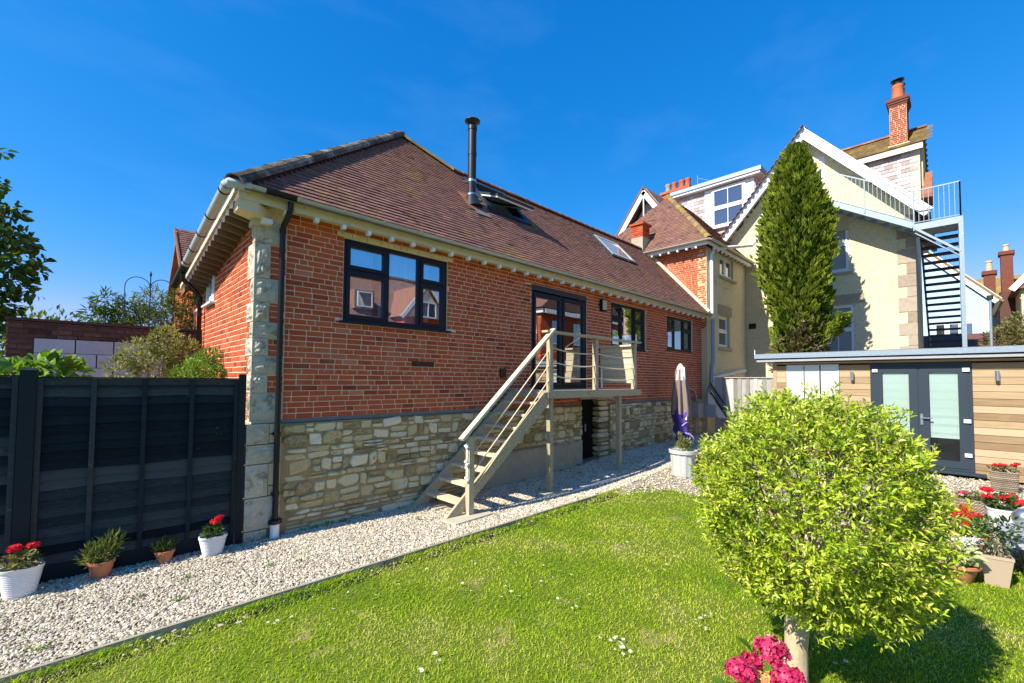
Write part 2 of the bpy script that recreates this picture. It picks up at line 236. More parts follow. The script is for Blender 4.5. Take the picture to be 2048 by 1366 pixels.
class MB:
    def __init__(s): s.v = []; s.f = []; s.t = []; s.m = []
    def add(s, vs, fs, tint=.5, m=0):
        o = len(s.v); s.v += [tuple(p) for p in vs]
        for f in fs: s.f.append(tuple(i+o for i in f)); s.t.append(tint); s.m.append(m)
        return s
    def box(s, a, b, tint=.5, m=0):
        x0, y0, z0 = (min(p, q) for p, q in zip(a, b)); x1, y1, z1 = (max(p, q) for p, q in zip(a, b))
        return s.add([(x0,y0,z0),(x1,y0,z0),(x1,y1,z0),(x0,y1,z0),(x0,y0,z1),(x1,y0,z1),(x1,y1,z1),(x0,y1,z1)],
                     [(0,3,2,1),(4,5,6,7),(0,1,5,4),(1,2,6,5),(2,3,7,6),(3,0,4,7)], tint, m)
    def bar(s, p, q, w, h, upv=(0,0,1), tint=.5, m=0):
        p, q = Vector(p), Vector(q); d = (q-p).normalized(); U = Vector(upv); sd = d.cross(U)
        if sd.length < 1e-4: sd = d.cross(Vector((1,0,0)))
        sd.normalize(); U = sd.cross(d).normalized(); a, b = sd*(w/2), U*(h/2)
        c = [p-a-b, p+a-b, p+a+b, p-a+b, q-a-b, q+a-b, q+a+b, q-a+b]
        return s.add(c, [(0,3,2,1),(4,5,6,7),(0,1,5,4),(1,2,6,5),(2,3,7,6),(3,0,4,7)], tint, m)
    def tube(s, pts, r, n=10, tint=.5, m=0, cap=True):
        pts = [Vector(p) for p in pts]; rs = r if isinstance(r, (list, tuple)) else [r]*len(pts); o = len(s.v); prev = None
        for i, p in enumerate(pts):
            d = (pts[min(i+1, len(pts)-1)] - pts[max(i-1, 0)]).normalized()
            a = prev if prev is not None else (Vector((1,0,0)) if abs(d.x) < .9 else Vector((0,1,0)))
            a = (a - d*a.dot(d)).normalized(); b = d.cross(a); prev = a
            for k in range(n):
                an = 2*PI*k/n; s.v.append(tuple(p + (a*math.cos(an) + b*math.sin(an))*rs[i]))
        for i in range(len(pts)-1):
            for k in range(n):
                k2 = (k+1) % n; s.f.append((o+i*n+k, o+i*n+k2, o+(i+1)*n+k2, o+(i+1)*n+k)); s.t.append(tint); s.m.append(m)
        if cap:
            e = o+(len(pts)-1)*n
            s.f += [tuple(o+k for k in reversed(range(n))), tuple(e+k for k in range(n))]; s.t += [tint]*2; s.m += [m]*2
        return s
    def lathe(s, prof, c=(0,0,0), n=20, tint=.5, m=0, sx=1, sy=1, power=2.0, rz=0.0):
        o = len(s.v)
        for (r, z) in prof:
            for k in range(n):
                an = 2*PI*k/n; ca, sa = math.cos(an), math.sin(an)
                if power != 2.0:
                    q = (abs(ca)**power + abs(sa)**power)**(-1/power); ca *= q; sa *= q
                x, y = r*sx*ca, r*sy*sa
                s.v.append((c[0]+x*math.cos(rz)-y*math.sin(rz), c[1]+x*math.sin(rz)+y*math.cos(rz), c[2]+z))
        for i in range(len(prof)-1):
            for k in range(n):
                k2 = (k+1) % n; s.f.append((o+i*n+k, o+i*n+k2, o+(i+1)*n+k2, o+(i+1)*n+k)); s.t.append(tint); s.m.append(m)
        return s
    def ngon(s, vs, tint=.5, m=0): return s.add(vs, [tuple(range(len(vs)))], tint, m)
    def prism(s, poly, axis, a, b, tint=.5, m=0):
        """poly: 2-D outline in the plane across axis (0 x: (y,z); 1 y: (x,z); 2 z: (x,y)), from a to b"""
        def P(q, h): return (h, q[0], q[1]) if axis == 0 else ((q[0], h, q[1]) if axis == 1 else (q[0], q[1], h))
        n = len(poly); vs = [P(q, a) for q in poly] + [P(q, b) for q in poly]
        return s.add(vs, [tuple(range(n)), tuple(reversed(range(n, 2*n)))] + [(i, i+n, (i+1) % n + n, (i+1) % n) for i in range(n)], tint, m)
    def mesh(s, name, mats, smooth=False):
        me = bpy.data.meshes.new(name); me.from_pydata(s.v, [], s.f)
        for m in mats: me.materials.append(MATS[m])
        me.polygons.foreach_set('material_index', s.m)
        if smooth: me.polygons.foreach_set('use_smooth', [True]*len(s.f))
        a = me.attributes.new('tint', 'FLOAT', 'FACE'); a.data.foreach_set('value', s.t); me.update()
        return me
    def build(s, name, mats, parent=None, smooth=False, **kw):
        if isinstance(mats, str): mats = [mats]
        return link(name, s.mesh(name, mats, smooth), parent, **kw)
def link(name, me, parent=None, loc=None, **kw):
    o = bpy.data.objects.new(name, me); COL.objects.link(o)
    if parent is not None: o.parent = parent
    if loc is not None: o.location = loc
    for k, v in kw.items(): o[k] = v
    return o
def thing(name, label, cat, loc=(0,0,0), group=None, rz=0):
    o = bpy.data.objects.new(name, None); COL.objects.link(o); o.location = loc; o.rotation_euler[2] = rz
    o.empty_display_size = .2; o['label'] = label; o['category'] = cat
    if group: o['group'] = group
    return o
def tag(o, label, cat, group=None):
    o['label'] = label; o['category'] = cat
    if group: o['group'] = group
    return o
def smooth_angle(o, deg=35):
    o.data.polygons.foreach_set('use_smooth', [True]*len(o.data.polygons))
    try: o.data.set_sharp_from_angle(angle=R(deg))
    except Exception: pass
    return o
def gh(x): return 0.0 if x < 5.5 else (min(.18, (x-5.5)/3.1*.18) if x < 8.6 else min(.24, .18+(x-8.6)*.012))
# ------------------------------------------------------------------ many alike pieces: the nearest as objects, the rest as one mesh
def merge(variants, C, Mx, T, var):
    Vs, F3, F4, t3, t4, o = [], [], [], [], [], 0
    for k, (v, fs) in enumerate(variants):
        idx = np.where(var == k)[0]
        if not len(idx): continue
        P = np.einsum('nij,vj->nvi', Mx[idx], v) + C[idx][:, None, :]
        n, nv = len(idx), len(v); off = (o + np.arange(n)*nv)[:, None, None]
        for kk, FF, tt in ((3, F3, t3), (4, F4, t4)):
            ff = np.array([f for f in fs if len(f) == kk])
            if len(ff): FF.append((ff[None] + off).reshape(-1, kk)); tt.append(np.repeat(T[idx], len(ff)))
        Vs.append(P.reshape(-1, 3)); o += n*nv
    F = [np.concatenate(x) for x in (F3, F4) if x]
    return np.concatenate(Vs), F, np.concatenate([np.concatenate(x) for x in (t3, t4) if x])
def emit(name, variants, C, Mx, T, parent, mats, nobj=300, rest=None, smooth=False, rank=None, kind='stuff', var=None):
    C = np.asarray(C, float); Mx = np.asarray(Mx, float); T = np.asarray(T, float); n = len(C)
    if var is None: var = rng.integers(0, len(variants), n)
    if rank is None: rank = np.linalg.norm(C-CAM, axis=1)
    order = np.argsort(rank); near, far = order[:nobj], order[nobj:]
    cache = {}
    for i in near:
        key = (int(var[i]), int(np.clip(T[i], 0, .999)*8))
        if key not in cache:
            v, fs = variants[key[0]]; cache[key] = mesh_list(name, v, fs, (key[1]+.5)/8, mats, smooth)
        ob = bpy.data.objects.new(name, cache[key]); COL.objects.link(ob); ob.parent = parent
        m4 = Matrix(((*Mx[i][0], C[i][0]), (*Mx[i][1], C[i][1]), (*Mx[i][2], C[i][2]), (0,0,0,1))); ob.matrix_basis = m4
    if len(far):
        V, F, tt = merge(variants, C[far], Mx[far], T[far], var[far])
        o = link(rest or name, mesh_np(rest or name, V, F, tt, mats, smooth=smooth), parent)
        if kind: o['kind'] = kind
        return o
def mesh_list(name, v, fs, tint, mats, smooth=False):
    me = bpy.data.meshes.new(name); me.from_pydata([tuple(p) for p in v], [], [tuple(f) for f in fs])
    for m in mats: me.materials.append(MATS[m])
    a = me.attributes.new('tint', 'FLOAT', 'FACE'); a.data.foreach_set('value', [tint]*len(fs))
    if smooth: me.polygons.foreach_set('use_smooth', [True]*len(fs))
    me.update(); return me
def v_brick(k):
    out = []
    for i in range(k):
        j = lambda s: (random.random()-.5)*s
        b = .06
        vs = [(-.5,-.5,-.5),(.5,-.5,-.5),(.5,.5,-.5),(-.5,.5,-.5)] + [(x*.5+j(.02), y*.5+j(.05), .40) for x, y in ((-1,-1),(1,-1),(1,1),(-1,1))] + \
             [(x*(.5-b*.3)+j(.02), y*(.5-b)+j(.05), .5+j(.06)) for x, y in ((-1,-1),(1,-1),(1,1),(-1,1))]
        out.append((np.array(vs), [(0,1,5,4),(1,2,6,5),(2,3,7,6),(3,0,4,7),(4,5,9,8),(5,6,10,9),(6,7,11,10),(7,4,8,11),(8,9,10,11)]))
    return out
def v_stone(k):
    out = []
    for i in range(k):
        j = lambda s: (random.random()-.5)*s
        c = [random.uniform(.02, .32) for _ in range(4)]; e = [random.uniform(.05, .42) for _ in range(4)]
        o2 = [(-.5+c[0], -.5), (.5-c[1], -.5), (.5, -.5+e[1]), (.5, .5-e[2]), (.5-c[2], .5), (-.5+c[3], .5), (-.5, .5-e[3]), (-.5, -.5+e[0])]
        ro = random.gauss(0, .045); o2 = [(x+j(.09)+y*ro*.4, y+j(.12)+x*ro*2.2) for x, y in o2]
        vs = [(x, y, -.5) for x, y in o2] + [(x, y, .15) for x, y in o2] + [(x*.88+j(.03), y*.80+j(.05), .5+j(.35)) for x, y in o2]
        fs = []
        for q in (0, 8):
            for a in range(8): fs.append((q+a, q+(a+1) % 8, q+8+(a+1) % 8, q+8+a))
        fs += [(16,17,18,19), (16,19,20,23), (20,21,22,23)]
        out.append((np.array(vs), fs))
    return out
def v_tile(k):
    out = []
    for i in range(k):
        j = lambda s: (random.random()-.5)*s
        a, b = .024+j(.006), .024+j(.006)
        vs = [(-.5, j(.05), a-.013), (.5, j(.05), b-.013), (-.5, j(.06), a), (.5, j(.06), b), (-.5, 1.08, .005), (.5, 1.08, .005), (-.5, 1.08, -.004), (.5, 1.08, -.004)]
        out.append((np.array(vs), [(0,1,3,2), (2,3,5,4), (0,2,4,6), (1,7,5,3)]))
    return out
VB, VS, VT = v_brick(6), v_stone(24), v_tile(8)
def clip_rect(r, holes):
    rs = [r]
    for h in holes:
        nx = []
        for (a, b, c, d) in rs:
            if b <= h[0] or a >= h[1] or d <= h[2] or c >= h[3]: nx.append((a, b, c, d)); continue
            if d - h[3] > .03 and (h[3]-c) < (d-c)*.5: nx.append((a, b, h[3], d)); continue
            if h[2] - c > .03 and (d-h[2]) < (d-c)*.5: nx.append((a, b, c, h[2])); continue
            if h[0]-a > .03: nx.append((a, h[0], c, d))
            if b-h[1] > .03: nx.append((h[1], b, c, d))
        rs = nx
    return rs
def brick_rects(U0, U1, V0, V1, holes=(), course=.0755, L=.228, inside=None, bond=(1,1,1,.5)):
    out = []; v = V0; row = 0
    while v < V1-.02:
        h = min(course, V1-v); u = U0 - random.choice((.0, .25, .5, .75))*L - (row % 2)*L*.5; k = random.randrange(4)
        while u < U1:
            l = bond[k % len(bond)]*L*random.uniform(.97, 1.03); k += 1
            a, b = max(u, U0), min(u+l, U1)
            if b-a > .03:
                for r in clip_rect((a, b, v, v+h), holes):
                    if inside is None or inside((r[0]+r[1])/2, (r[2]+r[3])/2): out.append(r)
            u += l
        v += course; row += 1
    return out
def place(rects, O, U, V, N, joint=.012, depth=.05, proud=(-.002, .002)):
    """rects in the (u,v) plane -> centres and matrices of pieces whose faces stand at N"""
    O, U, V, N = (np.array(q, float) for q in (O, U, V, N)); C, Mx, T = [], [], []
    for (a, b, c, d) in rects:
        p = random.uniform(*proud)
        C.append(O+U*(a+b)/2+V*(c+d)/2+N*(p-depth/2)); Mx.append(np.stack([U*(b-a-joint), V*(d-c-joint), N*depth], 1))
        T.append(min(1, max(0, random.gauss(.50, .13) if random.random() > .03 else random.uniform(.0, .25))))
    return C, Mx, T
def wall_core(name, parent, mats, O, U, V, N, U0, U1, V0, V1, holes, thick, recess=.006, top=None, **kw):
    us = sorted({U0, U1} | {q for h in holes for q in h[:2] if U0 < q < U1}); vs = sorted({V0, V1} | {q for h in holes for q in h[2:] if V0 < q < V1})
    O, U, V, N = (Vector(q) for q in (O, U, V, N)); mb = MB()
    for i in range(len(us)-1):
        for j in range(len(vs)-1):
            a, b, c, d = us[i], us[i+1], vs[j], vs[j+1]; mu, mv = (a+b)/2, (c+d)/2
            if any(h[0] < mu < h[1] and h[2] < mv < h[3] for h in holes): continue
            P = lambda u, v, n: O+U*u+V*v+N*n
            d0 = d1 = d
            if top and d == V1: d0, d1 = top(a), top(b)
            q = [P(a,c,-recess),P(b,c,-recess),P(b,d1,-recess),P(a,d0,-recess),P(a,c,-thick),P(b,c,-thick),P(b,d1,-thick),P(a,d0,-thick)]
            mb.add(q, [(0,1,2,3),(4,7,6,5),(0,4,5,1),(1,5,6,2),(2,6,7,3),(3,7,4,0)])
    return mb.build(name, mats, parent, **kw)
X, Y, Z = (1,0,0), (0,1,0), (0,0,1); NX, NY = (-1,0,0), (0,-1,0)
def tiles(name, parent, O, u, s, n, U0, U1, S0, S1, inside, nobj=0, gauge=.1, width=.168, mats=('roof_tile',), tintf=None, rest='tile_courses'):
    O, u, s, n = (np.array(q, float) for q in (O, u, s, n)); C, Mx, T = [], [], []; row = 0; sv = S0
    while sv < S1:
        off = (row % 2)*width/2; uu = U0-off
        while uu < U1+width:
            cu = uu+width/2
            if inside(cu, sv+gauge/2):
                ang = random.gauss(0, .006); us = u*math.cos(ang)+s*math.sin(ang)
                C.append(O+u*cu+s*(sv+random.gauss(0, .003))); Mx.append(np.stack([us*width*.975, s*gauge*1.02, n], 1))
                T.append(np.clip(random.gauss(.50 if tintf is None else tintf(cu, sv), .11), 0, 1))
            uu += width
        sv += gauge; row += 1
    return emit(name, VT, C, Mx, T, parent, mats, nobj, rest)
def window(name, parent, O, U, N, w, h, panes, fm='navy_frame', gm='pane_clear', fw_=.065, depth=.06, sill=None, label=None, sashw=.05, sm=None):
    """O = lower left corner on the outer face; U across, N outwards; panes = (u0,u1,v0,v1,kind): kind 's' opening sash, 'f' fixed"""
    O, U, N = Vector(O), Vector(U), Vector(N); V = Vector(Z)
    def bx(mb, u0, u1, v0, v1, n0, n1, m=0):
        P = [O+U*a+V*b+N*c for c in (n0, n1) for (a, b) in ((u0,v0),(u1,v0),(u1,v1),(u0,v1))]
        mb.add(P, [(0,3,2,1),(4,5,6,7),(0,1,5,4),(1,2,6,5),(2,3,7,6),(3,0,4,7)], .5, m)
    f = MB(); bx(f, 0, w, 0, fw_, -depth, 0); bx(f, 0, w, h-fw_, h, -depth, 0); bx(f, 0, fw_, fw_, h-fw_, -depth, 0); bx(f, w-fw_, w, fw_, h-fw_, -depth, 0)
    cuts = sorted({p[1] for p in panes if p[1] < w-fw_-.01})
    for c in cuts: bx(f, c, c+fw_*.8, fw_, h-fw_, -depth, -.002)
    for p in panes:
        if p[3] < h-fw_-.02: bx(f, p[0], p[1], p[3], p[3]+fw_*.7, -depth, -.004)
    fr = f.build(name, [fm], parent)
    if label: fr['label'] = label
    for p in panes:
        u0, u1, v0, v1 = p[:4]; kind = p[4]
        e = 0
        if kind == 's':
            s = MB(); n1 = .012; e = sashw
            bx(s, u0-.008, u1+.008, v0-.008, v0+e, -depth+.01, n1); bx(s, u0-.008, u1+.008, v1-e, v1+.008, -depth+.01, n1)
            bx(s, u0-.008, u0+e, v0+e, v1-e, -depth+.01, n1); bx(s, u1-e, u1+.008, v0+e, v1-e, -depth+.01, n1); s.build('sash', [sm or fm], fr)
        g = MB(); q = [O+U*a+V*b+N*(-depth*.5) for (a, b) in ((u0+e,v0+e),(u1-e,v0+e),(u1-e,v1-e),(u0+e,v1-e))]; g.ngon(q); g.build('pane', [gm], fr)
    if sill:
        s = MB(); bx(s, -.05, w+.05, -.035, -.002, -depth, sill); s.build('sill', [fm], fr)
    return fr
# ================================================================== ground
g = MB(); g.box((-220, -220, -1.0), (260, 260, -.10)); g.build('ground', 'far_ground', kind='structure')
def sheet(name, poly, m, zf, n=1):
    mb = MB(); mb.ngon([(x, y, zf(x)) for x, y in poly]); return mb.build(name, m, kind='structure')
def zl_(x): return -.032 if x < 4.3 else (-.032+(x-4.3)/1.4*.038 if x < 5.7 else gh(x)-.006)
mb = MB(); xs = [-6, -4, -2, 0, 2, 4, 5.5, 6.5, 7.5, 8.6, 10, 12, 14, 17.7]
for a, b in zip(xs[:-1], xs[1:]):
    y0 = -1.73 if b <= 5.7 else -13
    mb.ngon([(a, y0, gh(a)-.012), (b, y0, gh(b)-.012), (b, 3.0 if b <= -.0 else .3, gh(b)-.012), (a, 3.0 if b <= -.0 else .3, gh(a)-.012)])
mb.build('gravel_path', 'gravel_bed', kind='structure')
mb = MB()
for a, b in zip([-8,-6,-4,-2,0,2,4.3,5,5.7], [-6,-4,-2,0,2,4.3,5,5.7,6.3]):
    for c, d in zip(range(-13, -2), range(-12, -1)): mb.ngon([(a, c, zl_(a)), (b, c, zl_(b)), (b, min(d, -1.765), zl_(b)), (a, min(d, -1.765), zl_(a))])
mb.build('lawn', 'soil', kind='structure')
# ================================================================== brick cottage
HOUSE = thing('brick_cottage', 'red brick cottage on a rubble stone base with hipped clay tile roof', 'house', (0,0,0))
W1 = (1.157, 3.025, 2.905, 4.136); DR = (5.20, 7.17, 1.86, 4.095); W2 = (8.235, 10.04, 2.905, 4.108); W3 = (11.335, 13.165, 3.018, 4.09)
CEL = (6.955, 8.15, -.05, 1.60)
holes = [W1, DR, W2, W3, CEL]
WALL = wall_core('wall', HOUSE, 'mortar', (0,0,0), X, Z, NY, .0081, 13.9, 1.47, 4.33, holes, .30)
Wq = .17
rects = brick_rects(.37, 13.9, 1.505, 4.30, holes + [(0, .37, 0, 5)])
qh = [4.12, 3.81, 3.35, 3.04, 2.78, 2.57, 2.34, 2.10, 1.86, 1.50]
for i in range(9):                                           # brick closers beside the narrow quoins
    if i % 2 == 1: rects += brick_rects(.175, .37, qh[i+1], qh[i], course=.0755, bond=(1,))
def soldier_free(r): return True
C1, M1, T1 = place(rects, (0,0,0), X, Z, NY)
# the side wall (its eave falls away to the back)
def ltop(u): return 4.36 + .155*u          # u = -y
W4 = (-3.05, -2.42, 3.33, 3.86)
WALL2 = wall_core('wall', HOUSE, 'mortar', (0,0,0), (0,-1,0), Z, NX, -3.75, -.302, 0, 4.2, [W4], .30, top=lambda u: ltop(u))
rects2 = brick_rects(-3.75, -.30, 1.0, 4.36, [W4], inside=lambda u, v: v < ltop(u)-.03, bond=(1, .5))
for i in range(9): 
    if i % 2 == 0: rects2 += brick_rects(-.30, -.125, qh[i+1], qh[i], course=.0755, bond=(1,))
C2, M2, T2 = place(rects2, (0,0,0), (0,-1,0), Z, NX)
emit('brick', VB, C1, M1, T1, WALL, ('brick',), 300, 'brickwork')
emit('brick', VB, C2, M2, T2, WALL2, ('brick',), 0, 'brickwork')
# pale brick lintel course over the first window
for i in range(9):
    MB().box((1.05+i*.232, -.006, 4.145), (1.05+i*.232+.222, .05, 4.212), .9).build('lintel_brick', 'stone', WALL)
# plinth: rubble stones, bedding, lead flashing
PL = wall_core('stone_plinth', HOUSE, 'stone_mortar', (0,0,0), X, Z, NY, .02, 13.9, -.3, 1.45, [CEL], .30, recess=-.006)
srects = []; v = -.02; bounds = []
while v < 1.44:
    h = random.choice((.06, .075, .09, .11, .13, .16, .19)); h = min(h, 1.45-v); u = .36+random.uniform(0, .1)
    while u < 13.88:
        l = random.uniform(.10, .36)*(1.0 if h < .11 else .95); 
        if v < .1: l = random.uniform(.3, .7)
        hh = h*random.uniform(.8, 1.12)
        if random.random() < .38 and h > .085:
            r_ = [(u, u+l, v, v+h*.5), (u, u+l*.98, v+h*.5, v+h)]
        else: r_ = [(u, min(u+l, 13.88), v, v+hh)]
        for q in r_:
            for k in clip_rect(q, [CEL, (3.75, 6.0, -1, .62)]): srects.append(k)
        u += l
    v += h
C3, M3, T3 = place(srects, (0,-.006,0), X, Z, NY, joint=.012, depth=.06, proud=(.006, .040))
T3 = [random.random() for _ in T3]
emit('stone', VS, C3, M3, T3, PL, ('stone',), 300, 'stonework')
mb = MB(); mb.prism([(-.026, 1.462), (.01, 1.462), (.01, 1.506), (-.006, 1.506)], 0, .36, 6.93, .5); mb.prism([(-.026, 1.462), (.01, 1.462), (.01, 1.506), (-.006, 1.506)], 0, 8.2, 13.9, .4); mb.build('lead_flashing', 'lead', HOUSE)
MB().box((3.75, -.045, -.05), (6.93, .02, .62), .4).box((3.75, -.055, .60), (6.93, -.0455, .635), .2).build('rendered_strip', 'concrete', HOUSE)
# quoins: rock-faced blocks with a drafted margin
def quoin(z0, z1, wx, wy, out, tn):
    mb = MB(); o = -out; g = .006; z0 += g; z1 -= g
    mb.box((o, o, z0), (wx, wy, z1), tn)
    def face(P):                                              # rough boss on a face; P(s,t,d) -> world
        n = 6; vs = []
        for i in range(n+1):
            for k in range(n+1):
                edge = i in (0, n) or k in (0, n); vs.append(P(i/n, k/n, .0005 if edge else random.uniform(.004, .028)))
        mb.add(vs, [(i*(n+1)+k, (i+1)*(n+1)+k, (i+1)*(n+1)+k+1, i*(n+1)+k+1) for i in range(n) for k in range(n)], tn)
    m = .025
    face(lambda s, t, d: (o+m+(wx-o-2*m)*s, o-d, z0+m+(z1-z0-2*m)*t))
    face(lambda s, t, d: (o-d, wy-m-(wy-o-2*m)*s, z0+m+(z1-z0-2*m)*t))
    mb.build('quoin', 'quoin', HOUSE)
for i in range(9): quoin(qh[i+1], qh[i], .365 if i % 2 == 0 else .17, .12 if i % 2 == 0 else .30, .012, random.uniform(.4, .8))
ph = [1.47, 1.205, .957, .54, .13, -.1]
for i in range(5): quoin(ph[i+1], ph[i], .20 if i % 2 == 0 else .355, .30 if i % 2 == 0 else .2, .055, random.uniform(.35, .7))
for i in (0, 2): MB().box((.21, -.045, ph[i+1]+.01), (.35, .02, ph[i+1]+.12), .4).box((.21, -.04, ph[i+1]+.135), (.35, .02, ph[i]-.01), .6).build('stone', 'stone', PL)
# cellar doorway
mb = MB(); mb.box((6.75, .30, -.1), (8.4, .34, 1.9)); mb.box((6.95, .006, -.08), (6.80, .30, 1.62)); mb.build('cellar_recess', 'cellar_black', HOUSE)
cdr = MB().box((7.0, .22, .16), (7.72, .28, 1.60), .5).build('cellar_door', 'cellar_black', HOUSE)
MB().box((7.36, .19, .80), (7.39, .215, .98)).box((7.365, .17, .93), (7.385, .19, .95)).build('handle', 'box_grey', cdr)
MB().box((6.9, -.03, 1.602), (8.3, .2, 1.70), .5).build('cellar_lintel', 'weathered_wood', HOUSE)
jr = []; v = -.05
while v < 1.6:
    h = random.uniform(.08, .16); jr.append((-.29, 0-random.uniform(.0, .05), v, min(v+h, 1.6))); v += h
Cj, Mj, Tj = place(jr, (7.80, 0, 0), (0,-1,0), Z, NX, joint=.012, depth=.4, proud=(0, .07))
emit('stone', VS, np.array(Cj)+np.array((.1,.29,0))*0, Mj, Tj, PL, ('stone',), 40)
# ---- roof
S_ = 1.10; sl = math.sqrt(1+S_*S_); EY, EZ = -.35, 4.33
def rz(y): return EZ + S_*(y-EY)
AP = (3.61, 2.77, rz(2.77)); RG0 = (4.69, 2.13, rz(2.13)); RG1 = (13.9, 2.13, rz(2.13)); CE = (-.33, -.35, EZ); EE = (13.9, -.35, EZ)
LB = (-.33, 4.2, 3.63)
SK1 = (4.97, 6.20, 1.06, 1.98); SK2 = (9.86, 11.22, 1.04, 1.76)       # x0,x1,y0,y1 on the slope
mb = MB()
th = .10
def slab(pts): 
    n = len(pts); dn = Vector((0,0,-th)); vs = [tuple(p) for p in pts]+[tuple(Vector(p)+dn) for p in pts]
    mb.add(vs, [tuple(range(n)), tuple(reversed(range(n, 2*n)))]+[(i, i+n, (i+1) % n+n, (i+1) % n) for i in range(n)], .3)
def sp(x, y): return (x, y, rz(y))
ES = EY+.10
slab([(CE[0]+.11, ES, rz(ES)), sp(SK1[0], ES), sp(SK1[0], 2.13+.0), RG0, AP]); slab([sp(SK1[0], ES), sp(SK1[1], ES), sp(SK1[1], SK1[2]), sp(SK1[0], SK1[2])]); slab([sp(SK1[0], SK1[3]), sp(SK1[1], SK1[3]), sp(SK1[1], 2.13), sp(SK1[0], 2.13)])
slab([sp(SK1[1], ES), sp(SK2[0], ES), sp(SK2[0], 2.13), sp(SK1[1], 2.13)]); slab([sp(SK2[0], ES), sp(SK2[1], ES), sp(SK2[1], SK2[2]), sp(SK2[0], SK2[2])]); slab([sp(SK2[0], SK2[3]), sp(SK2[1], SK2[3]), sp(SK2[1], 2.13), sp(SK2[0], 2.13)])
slab([sp(SK2[1], ES), (13.9, ES, rz(ES)), RG1, sp(SK2[1], 2.13)])
APB = (3.61, 7.5, AP[2]); slab([(LB[0]+.11, LB[1], LB[2]+.09), (CE[0]+.11, CE[1]+.1, CE[2]+.09), AP, APB]); slab([(4.69, 2.13, RG0[2]), (8.0, 7.5, 4.6), APB, AP]); slab([RG0, RG1, (13.9, 5.6, 3.9), (4.69, 5.6, 3.9)])
ROOF = mb.build('roof', 'roof_tile', HOUSE)
sdir = (0, 1/sl, S_/sl); nrm = (0, -S_/sl, 1/sl)
def in_main(u, s):
    y = EY + s/sl; x = u
    if y > 2.77 or x > 13.88: return False
    t = (y-EY)/(AP[1]-EY); xl = CE[0]+(AP[0]-CE[0])*t
    if x < xl+.02: return False
    if y > 2.10:
        tr = (y-2.13)/(AP[1]-2.13); 
        if x > RG0[0]+(AP[0]-RG0[0])*tr: return False
    for k in (SK1, SK2):
        if k[0]-.08 < x < k[1]+.08 and k[2]-.10 < y < k[3]+.08: return False
    return True
tiles('tile', ROOF, (0, EY, EZ), X, sdir, nrm, -.4, 13.9, -.05, 4.7, in_main, 300)
# hip, ridge and the second hip
def capline(name, P, Q, n, r, mats, tints=(.2, .8), sag=.0):
    P, Q = Vector(P), Vector(Q)
    for i in range(n):
        a, b = P.lerp(Q, i/n), P.lerp(Q, (i+1)/n+.012); d = (b-a).normalized(); sd = d.cross(Vector(Z)).normalized(); upv = sd.cross(d).normalized()
        mb = MB(); vs = []; K = 8; tn = random.uniform(*tints)
        for e, (c, rr) in enumerate(((a, r*random.uniform(1.02, 1.10)), (b, r*random.uniform(.92, 1.0)))):
            for th_ in (0, 1):
                for k in range(K+1):
                    an = PI*k/K; q = rr-.016*th_; vs.append(c + sd*(math.cos(an)*q*1.05) + upv*(math.sin(an)*q*random.uniform(.97, 1.03)-r*.35))
        K1 = K+1; fs = [(k, k+1, 2*K1+k+1, 2*K1+k) for k in range(K)] + [(K1+k+1, K1+k, k, k+1) for k in range(K)] + [(2*K1+k, 2*K1+k+1, 3*K1+k+1, 3*K1+k) for k in range(K)]
        mb.add(vs, fs, tn); mb.build(name, mats, ROOF, smooth=False)
capline('hip_tile', (CE[0]-.02, CE[1]-.02, CE[2]+.05), (AP[0], AP[1], AP[2]+.05), 17, .112, ['hip_tile'])
capline('ridge_tile', (AP[0], AP[1], AP[2]+.03), (RG0[0], RG0[1], RG0[2]+.03), 5, .09, ['lichen_tile'])
capline('ridge_tile', (RG0[0]-.05, RG0[1], RG0[2]+.03), (RG1[0], RG1[1], RG1[2]+.03), 30, .085, ['ridge_tile'])
mb = MB(); mb.bar((13.86, -.30, 4.46), (13.86, 2.13, 7.15), .10, .12, (1,0,0), .8); mb.build('verge_flashing', 'cream_paint', HOUSE)
# eaves: fascia, rafter ends, gutters
MB().box((-.26, -.285, 4.225), (13.88, -.255, 4.345), .6).build('fascia', 'fascia_paint', HOUSE)
MB().box((-.2, -.255, 4.285), (13.88, .0, 4.30), .4).build('soffit', 'fascia_paint', HOUSE)
for i in range(36):
    x = .28+i*.375
    if x > 13.85: break
    MB().box((x-.027, -.295, 4.165), (x+.027, -.215, 4.224), .9).build('rafter_end', 'white_paint', HOUSE)
def halfpipe(P, Q, r, name, m, parent, n=8, th_=.008, tint=.5, outer=(0,-1,0)):
    P, Q = Vector(P), Vector(Q); d = (Q-P).normalized(); sd = Vector(outer); sd = (sd-d*sd.dot(d)).normalized(); upv = d.cross(sd); upv = upv if upv.z > 0 else -upv
    mb = MB(); vs = []
    for c in (P, Q):
        for rr in (r, r-th_):
            for k in range(n+1):
                an = PI+PI*k/n; vs.append(c+sd*(math.cos(an)*rr)+upv*(math.sin(an)*rr))
    K1 = n+1; fs = [(k, k+1, 2*K1+k+1, 2*K1+k) for k in range(n)] + [(3*K1+k, 3*K1+k+1, K1+k+1, K1+k) for k in range(n)]
    fs += [(0, 2*K1, 3*K1, K1), (n, K1+n, 3*K1+n, 2*K1+n)] + [(k, K1+k, K1+k+1, k+1) for k in range(n)] + [(2*K1+k, 2*K1+k+1, 3*K1+k+1, 3*K1+k) for k in range(n)]
    mb.add(vs, fs, tint); return smooth_angle(mb.build(name, m, parent), 40)
GY, GZ = -.345, 4.385
for a, b, m in ((-.18, .0, 'gutter_metal'), (.0, .36, 'black_plastic')): halfpipe((a, GY, GZ), (b, GY, GZ), .062 if m != 'black_plastic' else .064, 'gutter', m, HOUSE)
